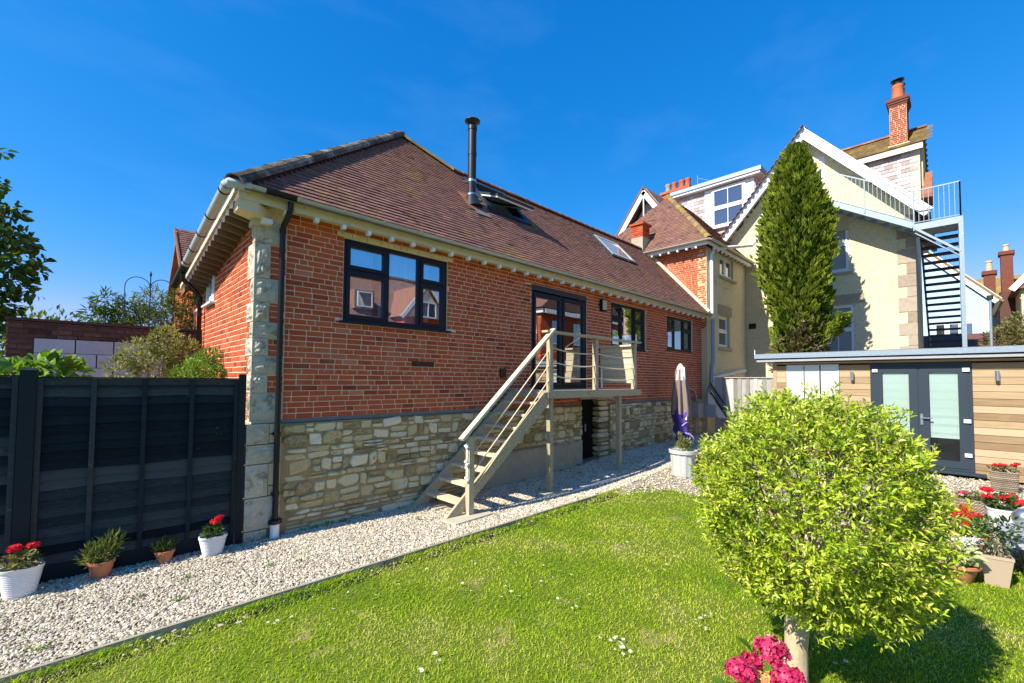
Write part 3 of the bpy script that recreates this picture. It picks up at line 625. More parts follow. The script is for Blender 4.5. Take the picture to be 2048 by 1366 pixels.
for a in np.arange(.36, 13.9, 1.83):
    b = min(a+1.83, 13.97); gt = halfpipe((a, GY, GZ), (b, GY, GZ), .062, 'gutter', 'gutter_metal', HOUSE, tint=random.uniform(.3, .7))
    for bx_ in (a+.02, a+.62, a+1.22):
        if bx_ < 13.8: halfpipe((bx_, GY, GZ+.004), (bx_+.035, GY, GZ+.004), .069, 'bracket', 'gutter_metal', gt, tint=.2)
# side gutter (sloping), its corner and black end
def lg(y): return (-.395, y, 4.335-.155*(y+.3))
halfpipe(lg(-.30), lg(2.45), .063, 'gutter', 'gutter_pale', HOUSE, outer=(-1,0,0))
halfpipe(lg(2.45), lg(3.6), .067, 'gutter', 'black_plastic', HOUSE, outer=(-1,0,0))
for yy in (-.2, .55, 1.15, 1.75, 2.3):
    a = lg(yy); b = lg(yy+.035); halfpipe((a[0], a[1], a[2]+.003), (b[0], b[1], b[2]+.003), .069, 'bracket', 'black_plastic', HOUSE, outer=(-1,0,0))
smooth_angle(MB().tube([(-.16, GY, GZ-.02), (-.28, GY, GZ-.02), (-.37, -.33, GZ-.025), (-.395, -.24, GZ-.035)], .060, 12, .5).build('gutter_corner', 'gutter_pale', HOUSE), 50)
mb = MB(); mb.bar((-.29, -.28, 4.335), (-.29, 3.7, 3.717), .03, .08, Z, .5); mb.build('fascia', 'fascia_paint', HOUSE)
for i in range(17):
    yy = -.06+i*.215; z0 = 4.335-.155*(yy+.3)
    rf_ = MB().prism([(-.28, z0-.135), (-.28, z0-.06), (0, z0-.0), (0, z0-.19)], 1, yy-.025, yy+.025, .3).build('rafter', 'rafter_wood', HOUSE); MB().box((-.290, yy-.026, z0-.138), (-.281, yy+.026, z0-.062), .9).build('rafter_end', 'white_paint', rf_)
mb = MB(); mb.prism([(-.27, -.265), (-.27, -.05), (.0, .12), (.17, .1), (.17, -.02), (-.05, -.265)], 2, 4.10, 4.224, .6); mb.build('corner_bracket', 'cream_paint', HOUSE)
mb = MB(); mb.prism([(-.05, -.05), (-.05, .16), (.2, .16), (.2, -.05)], 2, 4.02, 4.10, .7); mb.build('capping_stone', 'quoin', HOUSE)
mb = MB(); mb.box((.03, -.15, 4.04), (.15, -.02, 4.10)); mb.build('camera_box', 'white_paint', HOUSE)
MB().tube([(.18, -.25, 4.20), (.20, -.2, 4.06), (.16, -.12, 4.0), (.12, -.1, 4.03)], .005, 6).build('cable', 'box_grey', HOUSE)
def pipe(name, pts, r, m, parent, n=12): return smooth_angle(MB().tube(pts, r, n).build(name, m, parent), 60)
dp = pipe('downpipe', [(.30, GY, 4.34), (.30, GY, 4.22), (.29, -.30, 4.15), (.285, -.13, 4.05), (.285, -.105, 3.95), (.285, -.105, .20)], .036, 'black_plastic', HOUSE)
for z in (3.96, 1.30, .53): pipe('collar', [(.285, -.105, z), (.285, -.105, z+.06)], .043, 'black_plastic', dp)
pipe('hopper', [(.285, -.105, .175), (.285, -.105, .19), (.285, -.105, .235)], [.045, .082, .085], 'black_plastic', dp)
pipe('drain_pipe', [(.285, -.105, -.05), (.285, -.105, .18)], .056, 'white_upvc', dp)
for z in (1.32, .55): MB().box((.24, -.08, z), (.33, .02, z+.03)).build('clip', 'black_plastic', dp)
dp = pipe('downpipe', [(-.395, 2.75, 3.80), (-.38, 2.80, 3.70), (-.15, 3.15, 3.58), (-.075, 3.22, 3.50), (-.075, 3.22, 0)], .036, 'black_plastic', HOUSE)
for z in (3.44, 3.16): pipe('collar', [(-.075, 3.22, z), (-.075, 3.22, z+.06)], .044, 'black_plastic', dp)
# windows and door of the long wall
w_, h_ = W1[1]-W1[0], W1[3]-W1[2]
window('window', HOUSE, (W1[0], .03, W1[2]), X, NY, w_, h_, [(.06, .70, .06, .74, 's'), (.06, .70, .80, h_-.06, 's'), (.765, 1.27, .06, h_-.06, 'f'), (1.335, w_-.06, .06, .74, 's'), (1.335, w_-.06, .80, h_-.06, 's')], sill=.09, label='wide navy window with a white curtain behind its middle pane')
w_, h_ = W2[1]-W2[0], W2[3]-W2[2]
window('window', HOUSE, (W2[0], .05, W2[2]), X, NY, w_, h_, [(.06, .56, .06, .76, 's'), (.06, .56, .82, h_-.06, 's'), (.62, 1.16, .06, h_-.06, 'f'), (1.225, w_-.06, .06, .76, 's'), (1.225, w_-.06, .82, h_-.06, 's')], sill=.06, label='navy window behind the deck railing')
w_, h_ = W3[1]-W3[0], W3[3]-W3[2]
window('window', HOUSE, (W3[0], .05, W3[2]), X, NY, w_, h_, [(.06, .56, .06, .66, 's'), (.06, .56, .72, h_-.06, 's'), (.62, 1.16, .06, h_-.06, 'f'), (1.225, w_-.06, .06, .66, 's'), (1.225, w_-.06, .72, h_-.06, 's')], sill=.05, label='navy window at the far end of the wall')
MB().box((W4[0]*-1, -.0, 0), (W4[0]*-1, 0, 0))
window('window', HOUSE, (-.012, -W4[0], W4[2]), (0,-1,0), NX, .63, .53, [(.06, .57, .06, .47, 's')], 'white_upvc', 'pane_pale', .055, sill=.06, label='small white window in the side wall')
# patio door: wide frame, one sliding leaf
w_, h_ = DR[1]-DR[0], DR[3]-DR[2]
door = window('patio_door', HOUSE, (DR[0], .02, DR[2]), X, NY, w_, h_, [(.10, 1.0, .09, h_-.20, 's'), (1.08, w_-.09, .09, h_-.20, 's')], 'navy_frame', fw_=.075, sashw=.058)
MB().box((DR[0]+.002, .004, DR[3]-.12), (DR[1]-.002, .016, DR[3]-.002)).build('head_box', 'grey_frame', door)
MB().tube([(DR[0]+.13, .0, DR[2]+1.02), (DR[0]+.13, -.04, DR[2]+1.03), (DR[0]+.13, -.04, DR[2]+1.17), (DR[0]+.13, .0, DR[2]+1.18)], .010, 8).build('handle', 'black_plastic', door)
# rooms behind the glass: floor, back wall, curtain
mb = MB(); mb.box((.31, .31, 1.70), (13.8, 5.4, 1.80)); mb.box((.31, 5.4, 1.7), (13.8, 5.5, 4.4)); mb.box((.31, .31, 4.41), (13.8, 5.5, 4.45)); mb.box((4.4, .31, 1.8), (4.5, 5.4, 4.4)); mb.box((7.6, .31, 1.8), (7.7, 5.4, 4.4)); mb.build('room', 'dark_room', HOUSE)
mb = MB(); n = 40; vs = []
for i in range(n+1):
    x = 1.78+i/n*.95; y = .16+.03*math.sin(i*1.1)+.012*math.sin(i*2.7)
    vs += [(x, y, 2.93), (x, y, 4.10)]
mb.add(vs, [(2*i, 2*i+2, 2*i+3, 2*i+1) for i in range(n)], .7); mb.build('curtain', 'curtain', HOUSE, smooth=True)
mb = MB(); vs = []
for i in range(n+1):
    x = 1.20+i/n*.5; y = .16+.02*math.sin(i*1.3)
    vs += [(x, y, 2.93), (x, y, 4.10)]
mb.add(vs, [(2*i, 2*i+2, 2*i+3, 2*i+1) for i in range(n)], .5); mb.build('curtain', 'curtain', HOUSE, smooth=True)
# flue
FL = (4.44, 1.10)
z0 = rz(FL[1]); fl = pipe('flue', [(FL[0], FL[1], z0-.1), (FL[0], FL[1], 7.62)], .092, 'flue_steel', HOUSE, 20)
pipe('collar', [(FL[0], FL[1], 6.98), (FL[0], FL[1], 7.06)], .099, 'flue_steel', fl, 20)
pipe('collar', [(FL[0], FL[1], 7.55), (FL[0], FL[1], 7.63)], .103, 'flue_steel', fl, 20)
pipe('band', [(FL[0], FL[1], 6.38), (FL[0], FL[1], 6.43)], .097, 'bright_steel', fl, 20)
pipe('band', [(FL[0], FL[1], 6.08), (FL[0], FL[1], 6.11), (FL[0], FL[1], 6.13)], [.118, .108, .096], 'bright_steel', fl, 20)
pipe('flashing_cone', [(FL[0], FL[1], 6.08), (FL[0], FL[1]-.02, 5.96), (FL[0], FL[1]-.06, 5.78)], [.112, .15, .21], 'flue_steel', fl, 20)
mb = MB(); mb.lathe([(.05, 7.66), (.17, 7.74), (.172, 7.755), (.10, 7.80), (.0, 7.815)], (FL[0], FL[1], 0), 24); mb.lathe([(.0, 7.735), (.17, 7.738)], (FL[0], FL[1], 0), 24); mb.build('cap', 'flue_steel', fl, smooth=True)
for k in range(4): MB().box((FL[0]+.07*math.cos(k*PI/2)-.008, FL[1]+.07*math.sin(k*PI/2)-.008, 7.60), (FL[0]+.07*math.cos(k*PI/2)+.008, FL[1]+.07*math.sin(k*PI/2)+.008, 7.74)).build('strut', 'flue_steel', fl)
q = [Vector(sp(FL[0]+dx, FL[1]+dy))+Vector(nrm)*.034 for dx, dy in ((-.28, -.25), (.28, -.25), (.28, .22), (-.28, .22))]; MB().ngon(q).build('lead_apron', 'ridge_tile', fl)
q = [Vector(sp(FL[0]+dx, FL[1]+dy))+Vector(nrm)*.040 for dx, dy in ((-.16, -.36), (.26, -.36), (.26, -.22), (-.16, -.22))]; MB().ngon(q).build('lead_apron', 'lead', fl)
# skylights
def skylight(k, opened, lab):
    x0, x1, y0, y1 = k; s = Vector(sdir); n = Vector(nrm); O = Vector(sp(x0, y0)); L = (y1-y0)*sl; wd = x1-x0
    def bx(mb, a0, a1, b0, b1, c0, c1, piv=None, ang=0):
        P = []
        for c in (c0, c1):
            for (a, b) in ((a0,b0),(a1,b0),(a1,b1),(a0,b1)):
                if piv is None: q = O+Vector(X)*a+s*b+n*c
                else:
                    bb, cc = b-piv, c; q = O+Vector(X)*a+s*(piv+bb*math.cos(ang)+cc*math.sin(ang)) + n*(-bb*math.sin(ang)+cc*math.cos(ang)+.05)
                P.append(q)
        mb.add(P, [(0,3,2,1),(4,5,6,7),(0,1,5,4),(1,2,6,5),(2,3,7,6),(3,0,4,7)])
    f = MB(); e = .08
    bx(f, -.06, wd+.06, -.06, e, -.12, .055); bx(f, -.06, wd+.06, L-e, L+.06, -.12, .055); bx(f, -.06, e, e, L-e, -.12, .055); bx(f, wd-e, wd+.06, e, L-e, -.12, .055)
    fr = f.build('skylight', 'grey_frame', ROOF, label=lab)
    piv, ang = (L*.5, R(27)) if opened else (None, 0)
    c0, c1 = (.0, .05) if opened else (.045, .07)
    sh = MB(); bx(sh, .02, wd-.02, .02, .11, c0, c1, piv, ang); bx(sh, .02, wd-.02, L-.11, L-.02, c0, c1, piv, ang); bx(sh, .02, .11, .11, L-.11, c0, c1, piv, ang); bx(sh, wd-.11, wd-.02, .11, L-.11, c0, c1, piv, ang)
    sh.build('sash', 'grey_frame' if opened else 'gutter_metal', fr)
    p = MB(); bx(p, .11, wd-.11, .11, L-.11, .02 if opened else .05, .026 if opened else .056, piv, ang); p.build('pane', 'pane_dark' if opened else 'pane_pale', fr)
    if opened:
        ins = MB(); bx(ins, .03, wd-.03, .03, .12, -.035, -.002, piv, ang); bx(ins, .03, .12, .12, L-.12, -.035, -.002, piv, ang); bx(ins, wd-.12, wd-.03, .12, L-.12, -.035, -.002, piv, ang); ins.build('sash_lining', 'white_paint', fr)
        r_ = MB(); bx(r_, .0, wd, .0, L, -.9, -.88); bx(r_, wd-.02, wd, 0, L, -.88, -.12); bx(r_, 0, .02, 0, L, -.88, -.12); bx(r_, .02, wd-.02, L-.02, L, -.88, -.12); r_.build('reveal', 'white_paint', fr)
    else: 
        r_ = MB(); bx(r_, .0, wd, .0, L, -.2, -.18); r_.build('reveal', 'blind', fr)
skylight(SK1, True, 'skylight propped open beside the black flue'); skylight(SK2, False, 'closed skylight with weeds along its edge')
mb = MB()
for i in range(60):
    b = Vector(sp(SK2[0]-.05+random.uniform(-.05, .9), SK2[2]-.1+random.uniform(0, .12) if i > 25 else random.uniform(SK2[2], SK2[3]))); 
    if i <= 25: b.x = SK2[0]-.08+random.uniform(-.05, .05)
    tp = b+Vector((random.uniform(-.08, .08), random.uniform(-.08, .02), random.uniform(.06, .2))); sdv = Vector((.006, 0, .0))
    mb.add([b-sdv, b+sdv, tp], [(0,1,2)], random.random())
mb.build('weeds', 'olive_leaf', ROOF, kind='stuff')
# small things fixed to the long wall
wl = MB().box((7.70, -.085, 3.80), (7.90, -.0, 4.10)).build('wall_light', 'navy_frame', HOUSE)
for i in range(5): MB().box((7.715, -.10, 3.84+i*.048), (7.885, -.0855, 3.872+i*.048)).build('louvre', 'lamp_pale', wl)
MB().box((4.30, -.03, 2.10), (4.45, .0, 2.27)).build('vent', 'black_plastic', HOUSE)
mb = MB()
for i in range(22): 
    x = .9+i*.165; mb.lathe([(.0, 0), (.014, 0), (.012, .008), (0, .01)], (x, -.012, 2.155+.004*math.sin(i*2)), 8, .8)
mb.build('render_spots', 'cream_paint', WALL, kind='stuff')
MB().box((2.33, -.008, 2.265), (2.76, .02, 2.345), .05).build('dark_brick', 'old_brick', WALL)
# ================================================================== timber deck with stairs
DECK = thing('timber_deck', 'weathered timber deck on posts with an open staircase and rope railings', 'deck', (4.5,-1,0))
DECK.location = (0,0,0)
dz = 1.862
for i in range(8):
    y0 = -1.045+i*.131; MB().box((4.56, y0, dz-.03), (7.74, y0+.125, dz), random.uniform(.4, .9)).build('deck_board', 'weathered_wood', DECK)
MB().box((4.54, -1.095, dz-.145), (7.79, -1.05, dz-.002), .45).build('edge_beam', 'weathered_wood', DECK)
MB().box((4.505, -1.09, dz-.145), (4.54, .0, dz-.031), .4).box((7.745, -1.05, dz-.145), (7.79, .0, dz-.031), .4).build('joist', 'weathered_wood', DECK)
for x in (5.3, 6.1, 6.9): MB().box((x, -1.045, dz-.135), (x+.045, -.0, dz-.031), .3).build('joist', 'weathered_wood', DECK)
for x, zb in ((4.60, .0), (6.93, gh(6.93))):
    MB().box((x, -1.045, zb+.03), (x+.09, -.955, dz-.146), .35).build('support_post', 'weathered_wood', DECK)
for (x, y) in ((4.62, -1.06), (6.07, -1.06), (7.60, -1.06)): MB().box((x-.045, y-.0, dz), (x+.045, y+.09, 2.925 if x < 7 else 2.90), .55).build('rail_post', 'weathered_wood', DECK)
MB().box((4.46, -1.10, 2.927), (7.80, -.955, 2.965), .6).build('top_rail', 'weathered_wood', DECK)
MB().box((7.585, -.955, 2.86), (7.66, .0, 2.90), .7).build('side_rail', 'wood_light', DECK)
def rope(name, P, Q, sag, r=.013, n=14):
    P, Q = Vector(P), Vector(Q); pts = [P.lerp(Q, i/n)-Vector((0,0,sag*4*(i/n)*(1-i/n))) for i in range(n+1)]
    return smooth_angle(MB().tube(pts, r, 7, .8).build(name, 'wood_light', DECK), 60)
for k, z in enumerate((2.63, 2.37, 2.12)):
    rope('rope', (4.66, -1.02, z+.03), (6.03, -1.02, z-.02), .045); rope('rope', (6.11, -1.02, z-.01), (7.56, -1.02, z-.03), .04)
# end screen of six planks
for i in range(6):
    z = 2.0+i*.146; MB().box((7.665, -.93, z), (7.695, -.05, z+.136), random.uniform(.5, .95)).build('screen_plank', 'wood_light', DECK)
for y in (-.93, -.09): MB().box((7.70, y, dz), (7.74, y+.05, 2.88), .5).build('screen_batten', 'weathered_wood', DECK)
mb = MB(); mb.bar((7.35, -.30, dz+.01), (7.56, -.16, 2.34), .05, .012, Y, .95); ln = mb.build('leaning_slat', 'white_paint'); tag(ln, 'thin white slat leaning against the plank screen on the deck', 'slat')
# stairs
run, rise, x0s = .2475, .207, 2.48
ang = math.atan2(rise, run)
for sy in (-.14, -1.03):
    mb = MB(); a = Vector((2.24, 0, -.005)); L = 2.36; w2 = .12
    pts = [(2.20, .03), (2.50, .03), (4.575, 1.70), (4.575, dz-.03), (4.44, dz-.03), (2.20, .05)]
    mb.prism([(2.26, .0), (2.52, .0), (4.56, 1.62), (4.56, dz-.035), (4.46, dz-.035)], 1, sy-.022, sy+.022, .45); st = mb.build('stringer', 'weathered_wood', DECK)
    for k in range(1, 9):
        for dx in (.03, .17):
            b = MB(); b.tube([(x0s+run*(k-1)+.06+dx, sy-.034, rise*k-.05+dx*.15-.02), (x0s+run*(k-1)+.06+dx, sy-.02, rise*k-.05+dx*.15-.02)], .013, 8); b.build('bolt', 'bright_steel', st)
for k in range(1, 9):
    x = x0s+run*(k-1)+.06; MB().box((x, -1.008, rise*k-.042), (x+.20, -.162, rise*k), random.uniform(.55, .95)).build('tread', 'wood_light', DECK)
MB().box((2.64, -1.145, .03), (2.735, -1.053, 1.19), .6).build('newel_post', 'weathered_wood', DECK)
mb = MB(); mb.bar((2.52, -1.095, 1.155), (4.64, -1.085, 2.99), .105, .042, Z, .85); mb.build('handrail', 'wood_light', DECK)
for k in range(3): 
    o = .30+.27*k; rope('rope', (2.69, -1.10, 1.17-o), (4.60, -1.02, 2.93-o-.02), .02, .011)
for z in (1.06, .80, .55):
    mb = MB()
    for i in range(5): mb.lathe([(0, -.028), (.026, -.01), (.026, .012), (0, .03)], (2.625+random.uniform(-.02, .01), -1.10+random.uniform(-.03, .03), z+random.uniform(-.03, .03)), 8, .9)
    mb.build('rope_knot', 'canvas_pale', DECK, smooth=True)
mb = MB(); mb.tube([(2.63, -1.10, 1.10), (2.628, -1.12, .95), (2.628, -1.10, .80), (2.63, -1.12, .66), (2.63, -1.10, .50)], .011, 7, .9); mb.build('rope', 'canvas_pale', DECK)
def slab_t(label, cx, cy, sx, sy_, rz_, zt=.03, m='paving'):
    o = MB().box((-sx/2, -sy_/2, -.05), (sx/2, sy_/2, zt), random.uniform(.3, .7)).build('paving_slab', m, loc=(cx, cy, gh(cx)), group='paving slabs under the posts'); o.rotation_euler[2] = rz_
    tag(o, label, 'paving slab', 'paving slabs under the posts')
slab_t('paving slab under the outer foot of the stairs', 2.62, -1.14, .75, .36, .05); slab_t('paving slab under the foot of the stairs against the stone wall', 2.75, -.36, .62, .36, .03)
slab_t('paving slab under the deck post beside the stairs', 4.66, -1.02, .55, .38, 0.02); slab_t('small paving slab under the far deck post', 6.98, -1.02, .42, .30, 0.05)
# timber edging of the lawn
for i in range(4):
    xa, xb = -3.9+i*2.42, -3.9+(i+1)*2.42-.01
    o = MB().box((xa, -1.765, -.14), (xb, -1.732, .022+.004*(i % 2)), random.uniform(.3, .7)).build('lawn_edging', 'board_edge', kind='structure')
# ================================================================== garden fence at the left
FN = thing('garden_fence', 'dark painted overlap fence panels between two dark posts beside the cottage', 'fence')
A = Vector((-.105, .005, 0)); B = Vector((-1.90, .145, 0)); fd = (B-A).normalized(); fnn = Vector((fd.y, -fd.x, 0)); fnn = fnn if fnn.y < 0 else -fnn
def fpost(P, h, w=.095, cap=True, lift=0):
    mb = MB(); M2 = Matrix.Rotation(math.atan2(-fd.y, -fd.x), 4, 'Z'); mb.box((-w/2, -w/2, -.1), (w/2, w/2, h), .5)
    if cap: mb.add([(-w/2-.006, -w/2-.006, h), (w/2+.006, -w/2-.006, h), (w/2+.006, w/2+.006, h), (-w/2-.006, w/2+.006, h), (0, 0, h+.03)], [(0,1,4), (1,2,4), (2,3,4), (3,0,4), (3,2,1,0)], .7)
    mb.v = [tuple(M2 @ Vector(v) + P) for v in mb.v]; return mb.build('post', 'fence_post', FN)
fpost(A+fd*.0+fnn*.02, 2.10, .075, False); fpost(B+fd*.02+fnn*.02, 2.115, .115)
def panel(P, Q, z0, z1, nb=(0, .27, .52, .76, 1.0)):
    L = (Q-P).length; ns = int((z1-z0-.06)/.093); d = (Q-P).normalized(); n_ = fnn
    for i in range(ns+1):
        zb = z0+i*.093; mb = MB(); K = 12; vs = []; tn = random.random()
        ph_ = random.uniform(0, 6); am = random.uniform(.003, .010)
        for k in range(K+1):
            t = k/K; p = P+d*(L*t); wv = am*math.sin(ph_+t*random.uniform(8, 9)) + random.uniform(-.002, .002); zt = min(zb+.118, z1-.01)
            for (dn, zz) in ((.024, zb+wv), (.010, zb+wv-.001), (-.010, zt), (-.002, zt)): q = p+n_*dn; vs.append((q.x, q.y, zz))
        fs = []
        for k in range(K):
            o = k*4; fs += [(o, o+4, o+7, o+3), (o+1, o+5, o+4, o), (o+2, o+6, o+5, o+1)]
        mb.add(vs, fs, tn); mb.build('slat', 'fence_paint', FN)
    for t in nb:
        p = P+d*(L*min(max(t, .012), .988)); mb = MB(); mb.bar((*(p+n_*.036).xy, z0-.02), (*(p+n_*.036).xy, z1), .042, .028, n_, random.uniform(.4, .8)); mb.build('batten', 'fence_paint', FN)
    mb = MB(); p, q = P+n_*.012, Q+n_*.012; mb.bar((p.x, p.y, z1-.035), (q.x, q.y, z1-.035), .05, .07, Z, .6); mb.build('top_rail', 'fence_paint', FN)
    mb = MB(); mb.bar((p.x, p.y, z1+.008), (q.x, q.y, z1+.008), .075, .014, Z, .9); mb.build('capping', 'fence_post', FN)
    mb = MB(); mb.bar((p.x, p.y, z0-.10), (q.x, q.y, z0-.10), .045, .20, Z, .3); mb.build('gravel_board', 'fence_post', FN)
panel(A+fd*.045, B-fd*.04, .17, 2.035); C_ = B+fd*1.9; panel(B+fd*.085, C_, .17, 2.05); fpost(C_+fd*.05, 2.115, .115)
# ================================================================== things behind the fence
gw = thing('garden_wall', 'old brick wall patched with pale painted blocks behind the fence', 'wall')
core = MB().box((-2.36, 3.42, -.1), (-.02, 3.62, 2.87), .3).build('wall', 'old_brick', gw)
rects = brick_rects(-2.36, -.02, 1.6, 2.88, [(-2.08, -.45, 0, 2.63)], course=.078)
C_b, M_b, T_b = place(rects, (0,3.412,0), X, Z, NY); emit('brick', VB, C_b, M_b, np.array(T_b)*.9, core, ('old_brick',), 120, 'brickwork')
for r in range(5):
    z = 2.63-.218*(r+1); u = -2.08-(r % 2)*.2
    while u < -.46:
        a, b = max(u, -2.08), min(u+.44, -.455)
        if b-a > .05: MB().box((a+.004, 3.398, z+.004), (b-.004, 3.45, z+.214), random.uniform(.3, .8)).build('block', 'block_paint', gw)
        u += .448
MB().box((-2.38, 3.39, 2.885), (-.0, 3.64, 2.925), .3).build('coping', 'old_brick', gw)
gt = thing('metal_gate', 'black metal gate at the far left end of the old wall', 'gate')
for i in range(9): MB().box((-3.3+i*.105, 3.5, .1), (-3.28+i*.105, 3.52, 2.74)).build('bar', 'iron_dark', gt)
for z in (.2, 1.4, 2.6): MB().box((-3.32, 3.49, z), (-2.40, 3.53, z+.05)).build('rail', 'iron_dark', gt)
# leaves scattered as small bent blades
def v_leaf(L=1.0, W=.38, fold=.10, curl=.10):
    vs = np.array([(0,0,0), (W*.5, L*.38, fold), (0, L*.42, 0), (-W*.5, L*.38, fold), (W*.36, L*.72, fold*.8-curl*.5), (-W*.36, L*.72, fold*.8-curl*.5), (0, L*.74, -curl*.5), (0, L, -curl)])
    return (vs, [(0,1,2), (0,2,3), (1,4,6,2), (3,2,6,5), (4,7,6), (5,6,7)])
def v_leaf2(L=1.0, W=.4): return (np.array([(0,0,0), (W*.5, L*.5, .08), (0, L, -.06), (-W*.5, L*.5, .08)]), [(0,1,2), (0,2,3)])
def orient(D, roll_):
    """matrices whose y axis runs along D (n,3)"""
    D = D/np.linalg.norm(D, axis=1)[:, None]; a = np.cross(D, np.array((0,0,1.0))+rng.normal(0, .05, D.shape)); a /= np.linalg.norm(a, axis=1)[:, None]; b = np.cross(a, D)
    c, s = np.cos(roll_)[:, None], np.sin(roll_)[:, None]; a2 = a*c+b*s; b2 = -a*s+b*c
    return np.stack([a2, D, b2], 2)
def leaves(name, parent, P, D, size, m, tint, var=None, variants=None, nobj=0, rest=None, rollv=.8, kind='stuff', rank=None):
    n = len(P); Mx = orient(D, rng.normal(0, rollv, n))*size[:, None, None]
    return emit(name, variants or [v_leaf2()], P, Mx, np.clip(tint, 0, 1), parent, (m,), nobj, rest or name, kind=kind, rank=rank)
def rdir(n): d = rng.normal(size=(n, 3)); return d/np.linalg.norm(d, axis=1)[:, None]
def blobs(n, cs, squash=1.0, shell=.35):
    """points in overlapping balls: cs = [(x,y,z,r)]"""
    cs = np.array(cs); wgt = cs[:, 3]**2; k = rng.choice(len(cs), n, p=wgt/wgt.sum()); d = rdir(n); rr = cs[k, 3]*(shell+(1-shell)*rng.random(n)**.5)
    p = cs[k, :3]+d*rr[:, None]*np.array((1,1,squash)); return p, d
def shrub(name, label, cat, base, cs, n, size, m, group=None, up_=.4, tl=.5, tv=.22, stems=6, variants=None, stemr=.012, droop=0):
    o = thing(name, label, cat, (0,0,0), group)
    mb = MB(); b = Vector(base)
    for i in range(stems):
        c = random.choice(cs); e = Vector(c[:3])+Vector((random.uniform(-1,1), random.uniform(-1,1), random.uniform(-.2,.8)))*c[3]*.6
        mid = b.lerp(e, .5)+Vector((random.uniform(-.1,.1), random.uniform(-.1,.1), .1)); s0 = b+Vector((random.uniform(-.06,.06), random.uniform(-.06,.06), 0))
        mb.tube([s0, mid, e], [stemr, stemr*.7, stemr*.3], 5, .5)
    mb.build('stem', 'twig', o)
    p, d = blobs(n, cs); d = d+np.array((0,0,up_))+rng.normal(0, .5, p.shape); d[:, 2] -= droop
    clump = np.sin(p[:, 0]*7+p[:, 2]*5)*np.cos(p[:, 1]*6-p[:, 2]*4)
    f = leaves('foliage', o, p, d, size*rng.uniform(.6, 1.25, n), m, tl+tv*clump*.6+rng.normal(0, tv, n)*.7, variants=variants)
    return o
shrub('leafy_shrub', 'pale olive shrub sprawling over the old wall beside the cottage', 'shrub', (-.75, 2.2, 0), [(-.75,2.3,2.25,.28),(-.45,2.3,2.42,.30),(-.95,2.35,2.40,.25),(-.62,2.4,2.62,.24),(-.25,2.2,2.2,.22),(-1.15,2.3,2.15,.2)], 2600, .075, 'shrub_leaf', stems=14)
shrub('leafy_shrub', 'fresh green shrub growing against the cottage side wall', 'shrub', (-.2, 1.6, 0), [(-.28,1.7,2.18,.22),(-.13,1.75,2.35,.16),(-.45,1.65,2.05,.2),(-.12,1.5,2.1,.15)], 1500, .06, 'bright_leaf', stems=9)
shrub('maple_shrub', 'broad leaved green shrub poking above the fence by its left post', 'shrub', (-1.95, .9, 0), [(-1.82,.95,2.10,.17),(-1.65,.98,2.05,.14),(-2.05,.95,2.02,.16)], 330, .13, 'bright_leaf', stems=6, variants=[v_leaf(1, .75, .1, .2)], up_=.1)
shrub('bamboo_clump', 'yellow green bamboo clump arching above the old wall by the cottage', 'bamboo', (-.5, 4.6, 0), [(-.35,4.6,3.2,.42),(-.1,4.5,3.1,.35),(-.75,4.7,3.05,.42),(-.15,4.6,3.55,.25),(-.6,4.7,3.5,.3),(-.05,4.3,3.75,.2)], 3000, .13, 'bamboo_leaf', stems=22, variants=[v_leaf2(1, .14)], up_=-.1, droop=.3)
shrub('bamboo_clump', 'dark feathery bamboo with drooping tips left of the iron arch', 'bamboo', (-1.2, 4.8, 0), [(-1.12,4.8,3.15,.3),(-1.25,4.8,3.45,.22),(-.95,4.8,3.3,.25),(-1.35,4.8,3.1,.25)], 900, .16, 'tree_leaf', stems=14, variants=[v_leaf2(1, .14)], up_=-.2, droop=.4)
ar = thing('iron_arch', 'twin hooped iron plant support rising behind the old wall', 'plant support')
for sx in (-1, 1):
    pts = [(-.68+sx*(.04 if a == 0 else 0)+sx*.18*(1-math.cos(a)), 4.3, 3.72+.19*math.sin(a)) for a in np.linspace(0, PI, 14)]; smooth_angle(MB().tube(pts+[(pts[-1][0], 4.3, 2.4)], .007, 6).build('hoop', 'iron_dark', ar), 60)
MB().tube([(-.68, 4.3, 2.2), (-.68, 4.3, 3.98)], .009, 6).tube([(-.68, 4.3, 3.93), (-.68, 4.3, 3.99), (-.68, 4.3, 4.05)], [.008, .020, .004], 8).build('upright', 'iron_dark', ar)
hd = shrub('distant_hedge', 'low green hedge line seen beyond the old wall', 'hedge', (-4, 16, 0), [(-5.2+i*.55, 15+.4*math.sin(i), 2.6+.25*math.sin(i*1.7), 1.5) for i in range(9)], 5000, .22, 'bamboo_leaf', stems=4)
